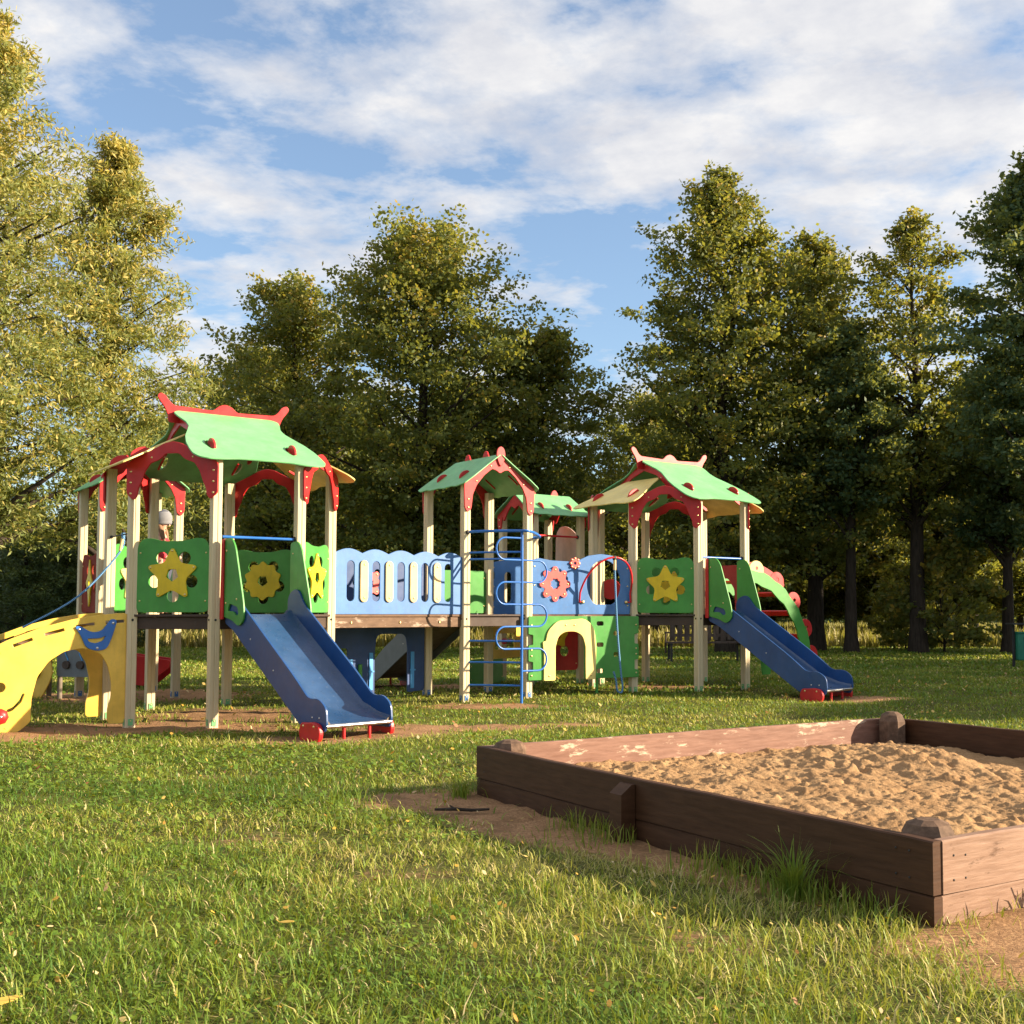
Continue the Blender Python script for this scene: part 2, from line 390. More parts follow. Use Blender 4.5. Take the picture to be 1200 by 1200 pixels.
    me = npmesh('clover', V, np.arange(4*n), np.full(n, 4), np.clip(rg.normal(.3, .12, n), 0, .6)); me.materials.append(M['grass'])
    ob = bpy.data.objects.new('clover', me); C.objects.link(ob); tag(ob, 'small broad leaved clover patches growing low in the lawn', 'clover', kind='stuff')
lawn()

def litter():
    rg = np.random.default_rng(5); n = 1200
    y = 2.9+19*rg.random(n)**1.5; x = rg.uniform(-.52, .375, n)*y
    k = ~in_sandbox(x, y, .03); x = x[k]; y = y[k]; n = len(x)
    r = rg.uniform(.008, .018, n)*np.clip(y/8, .8, 2.0); th = rg.uniform(0, 6.28, n); z = hgt(x, y)+rg.uniform(.02, .05, n)
    tl = rg.normal(0, .5, (n, 2))
    A = np.stack([np.cos(th), np.sin(th), tl[:, 0]], 1)*r[:, None]; B = np.stack([-np.sin(th), np.cos(th), tl[:, 1]], 1)*r[:, None]*.6
    P = np.stack([x, y, z], 1); Cc = P+np.array([0, 0, 1])*r[:, None]*.25
    V = np.stack([P-A, P-B, P-A*.1-B*.9, P+A, P+B, Cc], 1)
    V = np.stack([P-A, P-A*.3-B, P+A*.4-B*.8, P+A*1.1, P+A*.4+B*.8, P-A*.3+B], 1).reshape(-1, 3)
    i = np.arange(n)[:, None]*6
    F = np.concatenate([i, i+1, i+2, i+3, i+3, i+4, i+5, i], 1).ravel()
    me = npmesh('fallen_leaves', V, F, np.full(2*n, 4), np.repeat(rg.random(n), 2)); me.materials.append(M['litter'])
    ob = bpy.data.objects.new('fallen_leaves', me); C.objects.link(ob); tag(ob, 'dry yellow and brown fallen leaves scattered over the lawn', 'leaves', kind='stuff')
litter()
for (x, y, L, a, lab) in ((-1.76, 3.46, .055, 30, 'large yellow fallen leaf lying in the grass at the bottom left corner'), (-1.16, 4.37, .028, -10, 'pale curled fallen leaf in the middle of the near lawn')):
    mb = MB(); z = gz(x, y)+.05; A = Vector((math.cos(R(a)), math.sin(R(a)), .1)); B = Vector((-math.sin(R(a)), math.cos(R(a)), .25))
    mb.plate([smooth([(-L, 0), (-L*.4, L*.28), (L*.3, L*.3), (L*1.1, 0), (L*.3, -L*.3), (-L*.4, -L*.28)])], .003, (x, y, z), A, B, bev=.0008)
    mb.tube([Vector((x, y, z))-A*L, Vector((x, y, z))-A*L*1.5+ZV*.01], .0015, 5)
    o = mb.build('fallen_leaf', flat('leaf_yellow', (.55, .36, .06)), None); tag(o, lab, 'leaf')

# ------------------------------------------------------------------ sandbox
def sandbox():
    rt = thing('sandbox', 'brown painted square wooden sandbox with worn planks, in front of the play complex', 'sandbox', SB_N)
    H = .314; seam = .098; th = .05
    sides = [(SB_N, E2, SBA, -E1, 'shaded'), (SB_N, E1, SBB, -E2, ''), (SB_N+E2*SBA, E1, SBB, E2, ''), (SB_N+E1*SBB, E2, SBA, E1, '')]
    for si, (O, d, L, out, _) in enumerate(sides):
        for (z0, z1, jit) in ((seam+.004, H, 0), (-.06, seam, .004)):
            mb = MB(); n = 24; a = 0 if si in (0, 3) else th/2+.003; l0, l1 = (-th/2, L+th/2) if si in (0, 3) else (th/2+.002, L-th/2-.002)
            # slightly uneven plank built as a strip of sections
            vs = []; fs = []; rr = random.Random(si*7+int(z1*10))
            for i in range(n+1):
                t = l0+(l1-l0)*i/n; bow = .006*math.sin(i*.5+si)+rr.uniform(-.001, .001); top = z1+rr.uniform(-.0015, .0012)-(.003 if i in (0, n) else 0)
                p = O+d*t+out*(bow-jit)
                for (q, z) in ((-th/2, z0), (th/2, z0), (th/2, top-.006), (th/2-.006, top), (-th/2+.006, top), (-th/2, top-.006)): vs.append(p+out*q+ZV*z)
            for i in range(n):
                for k in range(6): fs.append([i*6+k, i*6+(k+1) % 6, (i+1)*6+(k+1) % 6, (i+1)*6+k])
            fs += [[0, 1, 2, 3, 4, 5][::-1], [n*6+k for k in range(6)]]
            mb.add(vs, fs)
            if z1 == H:
                for t in (.09, .16, L-.1):
                    for z in (.16, .26): mb.dome(O+d*t+out*(th/2+.006)+ZV*(z-.01+rr.uniform(-.01, .01)), .005, out, 1)
            mb.build('plank', ['worn' if si == 2 else 'litworn' if si == 1 else 'board', 'black'], rt)
        # outer stake in the middle of the side
        p = O+d*(2.06 if si == 0 else L/2)+out*(th/2+.05)
        mb = MB(); w = .115; dd = .09
        sec = [(-.3, 0), (-.3, dd), (.235, dd), (.285, dd*.25), (.285, 0)]
        vs = [p+d*s*w/2+out*(y-.045)+ZV*z for s in (-1, 1) for (z, y) in sec]; m = 5
        mb.add(vs, [list(range(m)), [m+k for k in range(m)][::-1]]+[[k, m+k, m+(k+1) % m, (k+1) % m] for k in range(m)])
        mb.build('stake', 'litworn' if si == 1 else 'board', rt)
    for (a, b, h) in ((.145, .145, .045), (.14, SBA-.14, .045), (SBB-.14, SBA-.14, .065), (SBB-.14, .14, .04)):
        c = SB_N+E1*a+E2*b; mb = MB(); w = .105; vs = []
        sec = [(w, -.05), (w, H-.012), (w*.80, H+h*.62), (w*.42, H+h)]
        for (r, z) in sec:
            for k in range(8):
                ang = 2*math.pi*(k+.5)/8; rr = r*(1-.13*math.cos(4*ang)); vs.append(c+(E1*math.cos(ang)+E2*math.sin(ang))*rr*1.08+ZV*z)
        mb.add(vs, [[i*8+k, i*8+(k+1) % 8, (i+1)*8+(k+1) % 8, (i+1)*8+k] for i in range(3) for k in range(8)]+[[24+k for k in range(8)]])
        mb.build('corner_block', 'endgrain', rt)
    # sand
    n = 420; a = np.linspace(.03, SBB-.03, n); b = np.linspace(.03, SBA-.03, n); A, B = np.meshgrid(a, b)
    X = SB_N.x+E1.x*A+E2.x*B; Y = SB_N.y+E1.y*A+E2.y*B
    z = .135-.04*(A/SBB)**2+.045*(vn(X, Y, 1.1, 41)-.5)+.035*(vn(X, Y, 3.5, 42)-.5)+.022*(np.abs(vn(X, Y, 8, 43)-.5)*2-.5)+.012*np.clip(vn(X, Y, 15, 44)-.55, 0, 1)*2+.020*np.clip(vn(X, Y, 34, 45)-.6, 0, 1)+.005*(vn(X, Y, 70, 46)-.5)
    rg = np.random.default_rng(4)
    for _ in range(420):
        ca, cb = rg.uniform(.1, SBB-.1), rg.uniform(.1, SBA-.1); r = rg.uniform(.03, .10); h = rg.choice([-1, -1, 1])*rg.uniform(.006, .02)
        th = rg.uniform(0, 3.14); dx = (A-ca); dy = (B-cb); p = (dx*np.cos(th)+dy*np.sin(th))/r; q = (-dx*np.sin(th)+dy*np.cos(th))/(r*.45)
        z += h*np.exp(-(p*p+q*q)**1.4)
    for (ca, cb, r, h) in ((2.9, 2.6, .35, .08), (2.6, 3.2, .3, .05), (3.3, 3.2, .5, .06)):
        z += h*np.exp(-(((A-ca)/r)**2+((B-cb)/r)**2))*(.6+.8*vn(X, Y, 11, 61))
    st = (SBB-.06)/(n-1)
    for _ in range(520):
        ci, cj = rg.integers(6, n-6, 2); r = rg.uniform(.010, .030)*rg.choice([1, 1, 1.5]); h = r*rg.uniform(.3, .62); k = int(r*2.4/st)+2
        i0, i1, j0, j1 = max(ci-k, 0), min(ci+k, n), max(cj-k, 0), min(cj+k, n); th = rg.uniform(0, 3.14); aa = A[i0:i1, j0:j1]-A[ci, cj]; bb = B[i0:i1, j0:j1]-B[ci, cj]
        p = (aa*np.cos(th)+bb*np.sin(th))/r; q = (-aa*np.sin(th)+bb*np.cos(th))/(r*rg.uniform(.5, 1)); z[i0:i1, j0:j1] += h*np.exp(-(p*p+q*q)**1.6)*(.7+.6*vn(X[i0:i1, j0:j1], Y[i0:i1, j0:j1], 60, 71))
    z += rg.normal(0, .0012, z.shape)
    z = np.minimum(z, .27)
    V = np.stack([X.ravel()-SB_N.x, Y.ravel()-SB_N.y, z.ravel()], 1); i = np.arange(n*n).reshape(n, n)
    F = np.stack([i[:-1, :-1], i[:-1, 1:], i[1:, 1:], i[1:, :-1]], -1).reshape(-1, 4)
    me = npmesh('sand', V, F.ravel(), np.full(len(F), 4), smooth=True); me.materials.append(M['sand'])
    o = bpy.data.objects.new('sand', me); C.objects.link(o); o.parent = rt
sandbox()

def tuft(x, y, n, L0, L1, lab):
    rg = np.random.default_rng(int(abs(x)*1000)); r = rg.gamma(1.5, .035, n); a = rg.uniform(0, 6.28, n)
    px = x+r*np.cos(a); py = y+r*np.sin(a); VS = []
    L = rg.uniform(L0, L1, n); dirx = np.cos(a+rg.normal(0, .5, n)); diry = np.sin(a+rg.normal(0, .5, n)); lean = np.clip(rg.normal(.55, .25, n), .1, 1.1)
    z0 = gz(x, y)-.01; segs = 5; F = []; T = []
    for i in range(n):
        w = rg.uniform(.003, .006); wx, wy = -diry[i]*w, dirx[i]*w
        for k in range(segs+1):
            t = k/segs; hx = lean[i]*L[i]*t*t; hz = L[i]*(t-.45*lean[i]*t*t*t)
            f = 1-t*.95
            VS.append((px[i]+dirx[i]*hx-wx*f-x, py[i]+diry[i]*hx-wy*f-y, z0+hz)); VS.append((px[i]+dirx[i]*hx+wx*f-x, py[i]+diry[i]*hx+wy*f-y, z0+hz))
        b = i*(segs+1)*2
        for k in range(segs): F += [b+2*k, b+2*k+1, b+2*k+3, b+2*k+2]
        T += [float(np.clip(rg.normal(.25, .15), 0, .8))]*segs
    me = npmesh('grass_tuft', np.array(VS), F, [4]*(n*segs), T); me.materials.append(M['grass'])
    o = bpy.data.objects.new('grass_tuft', me); C.objects.link(o); o.location = (x, y, 0); tag(o, lab, 'grass tuft')
p = SB_N+E2*.62-E1*.16; tuft(p.x, p.y, 150, .14, .34, 'tall dark green grass tuft against the sandbox near corner')
p = SB_N+E2*(SBA+.02)-E1*.14; tuft(p.x, p.y, 60, .08, .2, 'small grass tuft at the left corner of the sandbox')
# stick on the bare soil
mb = MB(); q = [(-.98, 7.02), (-.86, 7.06), (-.76, 7.05), (-.66, 7.11)]
mb.tube([Vector((a, b, gz(a, b)+.012)) for a, b in q], [.008, .011, .01, .007], 7)
mb.tube([Vector((-.86, 7.06, gz(-.86, 7.06)+.014)), Vector((-.90, 7.12, gz(-.9, 7.12)+.02))], .005, 5)
tag(mb.build('stick', 'bark'), 'dark crooked stick lying on bare soil left of the sandbox', 'stick')
# dry weed by the sandbox right plank
mb = MB(); rr = random.Random(3); base = SB_N+E1*.62-E2*.1; base.z = gz(base.x, base.y)
for k in range(16):
    a = rr.uniform(0, 6.28); L = rr.uniform(.05, .13); d = Vector((math.cos(a)*.6, math.sin(a)*.3, 1))
    p1 = base+d*L*.5; p2 = base+d*L+Vector((rr.uniform(-.02, .02), 0, 0))
    mb.tube([base, p1, p2], .0016, 4); mb.tube([p1, p1+Vector((rr.uniform(-.03, .03), rr.uniform(-.02, .02), .03))], .0012, 4)
tag(mb.build('dry_weed', flat('dry_stem', (.16, .10, .05))), 'brown dry twiggy weed against the sunlit sandbox plank', 'weed')

# ------------------------------------------------------------------ the play complex
C1 = Vector((-4.43, 13.6, 0)); C2 = Vector((-1.665, 16.0, 0)); C3 = Vector((1.13, 17.88, 0)); C4 = Vector((-6.5, 16.0, 0)); C5 = Vector((-.904, 18.63, 0))
CX = thing('play_complex', 'colourful wooden play complex of five roofed towers joined by blue bridges with slides and climbers', 'playground', (-1.7, 15.5, 0))
DK = 1.2
def octp(c, th=-8, s=.95):
    Rr = s/(2*math.sin(math.pi/8)); a0 = R(th)-math.pi/2-math.pi/8
    return [Vector((c.x+Rr*math.cos(a0+k*math.pi/4), c.y+Rr*math.sin(a0+k*math.pi/4), 0)) for k in range(8)]   # P1,P2,P3,...
def sqp(c, s, a=A0):
    u = Vector((math.cos(a), math.sin(a), 0)); n = Vector((-math.sin(a), math.cos(a), 0)); h = s/2
    return [c-u*h-n*h, c+u*h-n*h, c+u*h+n*h, c-u*h+n*h]                                                   # FL FR BR BL
def post(p, top, foot='green'):
    mb = MB(); w = .052; g = .006; q = .008
    sec = []
    for k in range(4):
        c, s = math.cos(k*math.pi/2), math.sin(k*math.pi/2)
        for (x, y) in ((w, -w+q), (w, -q*1.2), (w-g, 0), (w, q*1.2), (w, w-q)): sec.append((x*c-y*s, x*s+y*c))
    g0 = gz(p.x, p.y)-.1; n = len(sec)
    vs = [Vector((p.x, p.y, z))+U*x+N*y for z in (g0, top) for (x, y) in sec]
    mb.add(vs, [[k, (k+1) % n, n+(k+1) % n, n+k] for k in range(n)]+[[n+k for k in range(n)]])
    for (z, d) in ((1.14, -N), (1.14, -U)): mb.dome(Vector((p.x, p.y, z))+d*w, .014, d, 1)
    o = mb.build('post', ['post', 'black'], CX)
    z = g0+.1+.045
    for (dd, tt) in ((-N, U), (-U, N)):
        f = MB(); f.box(Vector((p.x, p.y, z))+dd*(w+.004), (.05, .006, .07), tt); f.dome(Vector((p.x, p.y, z))+dd*(w+.006)+ZV*.015, .009, dd, 1)
        f.build('foot_bracket', [foot, 'brass'], o)
    return o
def deck(ps, lab=None):
    mb = MB(); c = sum(ps, Vector())/len(ps)
    out = [((p-c)*1.02) for p in ps]
    mb.plate([[(q.x, q.y) for q in out]], .026, c+ZV*(DK-.013), (1, 0, 0), (0, 1, 0), 0)
    for i in range(len(ps)):
        a, b = ps[i], ps[(i+1) % len(ps)]; d = (b-a); L = d.length; d.normalize(); m = (a+b)/2+(c-(a+b)/2).normalized()*.035
        mb.box(m+ZV*(DK-.095), (L-.07, .035, .13), d, mi=1)
    mb.build('deck', ['dkbrown', 'dkbrown'], CX, lab)
def side(a, b, z0=0): d = (b-a).normalized(); return a+ZV*z0, d, (b-a).length, d.cross(ZV)

def star_out(cx, cy, R1, R2, rot=90, n=5, rt=.07, ri=.05):
    pts = []
    for k in range(n*2):
        a = R(rot+k*180/n); r = R1 if k % 2 == 0 else R2
        pts.append((cx+r*math.cos(a), cy+r*math.sin(a), rt if k % 2 == 0 else ri))
    return fillet(pts, .05, 5)
def star_panel(a, b, face=1, board='green', star='mustard', lab=None, z0=None, shape=5):
    """board with five petal holes and a star on the face"""
    O, X, L, nn = side(a, b); z0 = DK+.025 if z0 is None else z0; x0, x1 = .062, L-.062; z1 = z0+.80; cx = L/2; cy = z0+.40
    top = [(x1, z1-.1), (x1-.05, z1-.01), (x1-.15, z1), (cx+.12, z1-.035), (cx-.12, z1-.035), (x0+.15, z1), (x0+.05, z1-.01), (x0, z1-.1)]
    out = fillet([(x0, z0), (x1, z0)]+top, .07, 5)
    holes = [circ(cx+.225*math.cos(R(90+36+72*k)), cy+.225*math.sin(R(90+36+72*k)), .074, 16) for k in range(5)]+[circ(cx, cy, .07, 12)]
    mb = MB(); mb.plate([out]+holes, .022, O, X, ZV)
    for (xx, zz) in ((x0+.035, z0+.12), (x0+.035, z1-.16), (x1-.035, z0+.12), (x1-.035, z1-.16)): mb.dome(O+X*xx+ZV*zz+nn*.011*face, .011, nn*face, 1)
    bd = mb.build('star_panel', [board, 'brass'], CX, lab)
    sb = MB(); f = face*.022
    if shape == 5: o1 = [star_out(cx, cy, .315, .155), star_out(cx, cy, .078, .064, -90, 5, .003, .003)]; tips = [(cx+.262*math.cos(R(90+72*k)), cy+.262*math.sin(R(90+72*k))) for k in range(5)]
    elif shape == 8: o1 = [star_out(cx, cy, .26, .20, 90, 10, .04, .04), star_out(cx, cy, .075, .062, -90, 5, .003, .003)]; tips = []
    else: o1 = [fillet([(cx, cy+.33, .03), (cx+.06, cy+.1), (cx+.16, cy, .04), (cx+.06, cy-.1), (cx, cy-.33, .03), (cx-.06, cy-.1), (cx-.16, cy, .04), (cx-.06, cy+.1)], .05), circ(cx, cy, .04)]; tips = []
    sb.plate(o1, .02, O+nn*f, X, ZV)
    for (xx, zz) in tips: sb.dome(O+X*xx+ZV*zz+nn*(f+.01*face), .014, nn*face, 1)
    sb.build('star', [star, 'brass'], bd)

def bolt_line(mb, pts, nn, r=.014):
    for p in pts: mb.dome(p, r, nn, 1)
def arch(a, b, zt=2.84, peak=3.07, low=2.46, name='roof', parent=None, off=0, w=.10, fill=.20):
    """red arch bracket standing between two posts"""
    O, X, L, nn = side(a, b); O = O+nn*off; h = L/2
    outer = [(-.045, low+.05), (-.05, zt-.02), (.0, zt+.03), (h*.45, zt+(peak-zt)*.55), (h*.8, peak-.02), (h, peak)]
    inner = [(h, peak-fill*.62), (h*.84, peak-fill*.62), (h*.70, peak-fill*.95), (h*.46, zt-.0), (h*.33, zt-.09), (.12, zt-.20), (.08, low+.10), (.07, low+.02), (.03, low-.02)]
    half = outer+inner
    o1 = [(x, z) for x, z in outer]+[(L-x, z) for x, z in outer[::-1][1:]]
    i1 = [(L-x, z) for x, z in inner[::-1]]+[(x, z) for x, z in inner[1:]]
    o = fillet(o1+i1, .03, 4)
    mb = MB(); mb.plate([o], .024, O, X, ZV)
    for z in (low+.05, low+.17, low+.29):
        for x in (0.0, L): mb.dome(O+X*x+ZV*z+nn*.012, .014, nn, 1)
    for x, z in ((h*.5, zt+.06), (L-h*.5, zt+.06)): mb.dome(O+X*x+ZV*z+nn*.012, .012, nn, 1)
    mb.build('gable_arch', ['red', 'brass'], parent)

def fin(mb, p, X, up, s=.1, nn=None):
    """half-moon fin poking through the roof board, standing on line X"""
    mb.plate([[(-s*1.1, -.02)]+[(s*1.0*math.cos(R(t)), s*.62*math.sin(R(t))) for t in range(170, 5, -15)]+[(s*1.1, -.02)]], .024, p, X, up)

def big_roof(c, mint, sidecol, ua=A0, lab=None):
    u = Vector((math.cos(ua), math.sin(ua), 0)); n = Vector((-math.sin(ua), math.cos(ua), 0))
    zr, ze, run = 3.56, 2.86, 1.30; rt = MB()
    # ridge board with horns
    rb = [(-.66, 3.42), (.66, 3.42), (.66, 3.50), (.705, 3.60), (.755, 3.66), (.785, 3.71), (.76, 3.75), (.70, 3.73), (.655, 3.66), (.60, 3.615), (.14, 3.60), (.08, 3.66), (0, 3.69), (-.08, 3.66), (-.14, 3.60), (-.60, 3.615), (-.655, 3.66), (-.70, 3.73), (-.76, 3.75), (-.785, 3.71), (-.755, 3.66), (-.705, 3.60), (-.66, 3.50)]
    rt.plate([fillet(rb, .035, 3)], .024, c, u, ZV)
    roof = rt.build('roof', 'red', CX, lab)
    sl = math.sqrt(run**2+(zr-ze)**2)
    half = [(.0, .015), (.56, .015), (.62, .08), (.60, .2), (.555, .36), (.56, .50), (.62, .66), (.69, .84), (.735, 1.04), (.75, 1.22), (.75, 1.36), (.71, 1.44), (.60, 1.475), (.45, 1.46), (.28, 1.42), (.12, 1.415), (0, 1.42)]
    outl = half+[(-x, y) for x, y in half[::-1][1:-1]]; outl = fillet(outl, .03, 3)
    for s in (-1, 1):
        X = u*(-s); Yd = (n*s*run+ZV*(ze-zr)).normalized()      # down-slope
        O = c+ZV*zr
        mb = MB(); holes = [[(x-.03+hx*.045, 1.06+hy*.135) for hx, hy in circ(0, 0, 1, 14)] for x in (-.46, .46)]
        mb.plate([outl]+holes, .018, O, X, Yd); mb.build('roof_panel', mint, roof)
        nn = X.cross(Yd); nn = nn if nn.z > 0 else -nn
        for x in (-.46, .46): fm = MB(); fin(fm, O+X*x+Yd*1.06, Yd, nn, .11); fm.build('fin', 'red', roof)
    # lower side panels
    runs = .80; k = (zr-ze)/run
    hs = [(0, .0), (.36, .0), (.42, .06), (.45, .2), (.53, .36), (.60, .5), (.68, .66), (.73, .80), (.72, .90), (.62, .935), (.45, .92), (.3, .885), (.12, .895), (0, .90)]
    ho = fillet(hs+[(-x, y) for x, y in hs[::-1][1:-1]], .03, 3)
    for s in (-1, 1):
        X = n*s; Yd = (u*s+ZV*(-k)).normalized(); O = c+u*s*.55+ZV*(ze+.75*k-.015)
        mb = MB(); holes = [[(x-.03+hx*.045, .60+hy*.13) for hx, hy in circ(0, 0, 1, 14)] for x in (-.42, .42)]
        mb.plate([ho]+holes, .018, O, X, Yd); mb.build('side_roof_panel', sidecol, roof)
        nn = X.cross(Yd); nn = nn if nn.z > 0 else -nn
        for x in (-.42, .42): fm = MB(); fin(fm, O+X*x+Yd*.60, Yd, nn, .11); fm.build('fin', 'red', roof)
    # inverted V under the ridge ends
    for s in (-1, 1):
        V = [(0, 3.545), (.62, 3.545-.62*k), (.66, 3.10), (.56, 3.12), (.44, 3.18), (.2, 3.36), (0, 3.40)]
        o = fillet(V[:1]+V[1:]+[(-x, z) for x, z in V[::-1][:-1]][0:len(V)-2]+[(-.62, 3.545-.62*k)], .02, 3)
        pts = [(0, 3.54), (.62, 3.54-.62*k), (.64, 3.08), (.54, 3.10), (.30, 3.30), (0, 3.40), (-.30, 3.30), (-.54, 3.10), (-.64, 3.08), (-.62, 3.54-.62*k)]
        mb = MB(); mb.plate([fillet(pts, .02, 3)], .024, c+u*s*.52, n*(-s), ZV)
        for x, z in ((.05, 3.48), (-.05, 3.48), (.4, 3.25), (-.4, 3.25)): mb.dome(c+u*s*.533+n*(-s)*x+ZV*z, .013, u*s, 1)
        mb.build('gable_bracket', ['red', 'brass'], roof)
    return roof
def small_roof(c, s, ridge, mint, zr=3.37, ze=2.88, lab=None):
    """gable roof on four posts; ridge = direction of the ridge"""
    u = ridge.normalized(); n = Vector((-u.y, u.x, 0)); run = s/2+.14; rt = MB(); hl = s/2+.10
    rt.box(c+ZV*(zr-.05), (2*hl-.05, .024, .09), u)
    for x in (-hl*.35, hl*.45):
        rt.plate([fillet([(-.08, -.02), (.08, -.02), (.05, .05), (.015, .085), (-.03, .075)], .025, 3)], .024, c+u*x+ZV*zr, u, ZV)
    roof = rt.build('roof', 'red', CX, lab)
    sl = math.sqrt(run**2+(zr-ze)**2)
    o = [(-hl, .01), (hl, .01), (hl+.01, sl*.35), (hl+.04, sl*.7), (hl+.03, sl*.93), (hl*.8, sl), (hl*.55, sl*.97), (hl*.3, sl*1.01), (0, sl*.98), (-hl*.3, sl*1.01), (-hl*.55, sl*.97), (-hl*.8, sl), (-hl-.03, sl*.93), (-hl-.04, sl*.7), (-hl-.01, sl*.35)]
    o = fillet(o, .035, 3)
    for q in (-1, 1):
        X = u*(-q); Yd = (n*q*run+ZV*(ze-zr)).normalized(); O = c+ZV*zr; mb = MB()
        mb.plate([o], .016, O, X, Yd); mb.build('roof_panel', mint, roof)
        nn = X.cross(Yd); nn = nn if nn.z > 0 else -nn
        for x in (-hl*.5, hl*.5): fm = MB(); fin(fm, O+X*x+Yd*(sl*.62), Yd, nn, .09); fm.build('fin', 'red', roof)
    for q in (-1, 1):
        O = c+u*q*(s/2+.06); X = n*q; h = s/2
        pts = [(0, zr-.03), (h*.6, zr-.03-(zr-ze)*.6*h/run), (h+.06, ze+.04), (h+.05, 2.62), (h+.01, 2.56), (h-.045, 2.60), (h-.07, 2.80), (h-.13, 2.93-(3.37-zr)), (h*.5, 3.07-(3.37-zr)), (h*.26, 3.165-(3.37-zr)), (.06, 3.15-(3.37-zr)), (0, 3.11-(3.37-zr))]
        full = pts+[(-x, z) for x, z in pts[::-1][1:-1]]
        mb = MB(); mb.plate([fillet(full, .025, 3)], .024, O, X, ZV)
        X3 = X.cross(ZV)
        for x in (h, -h):
            for z in (2.62, 2.73): mb.dome(O+X*x+ZV*z+X3*.012, .015, X3, 1)
        for x, z in ((h*.75, 2.98), (h*.3, 3.2)):
            for e in (-1, 1): mb.dome(O+X*x*e+ZV*z+X3*.012, .013, X3, 1)
        # leaf-shaped finial
        if zr > 3.2 and q == -1: mb.plate([smooth([(0, zr-.16), (.06, zr-.04), (.05, zr+.06), (0, zr+.10), (-.05, zr+.06), (-.06, zr-.04)])], .022, O+X3*.023, X, ZV)
        mb.build('gable_arch', ['red', 'brass'], roof)

def bar(a, b, z, mat='tube', r=.016):
    mb = MB(); d = (b-a).normalized(); mb.tube([a+ZV*z, b+ZV*z], r, 8)
    mb.tube([a+ZV*z+d*.04, a+ZV*z+d*.07], r*2, 8, 1); mb.tube([b+ZV*z-d*.07, b+ZV*z-d*.04], r*2, 8, 1)
    mb.build('grab_bar', [mat, 'black'], CX)

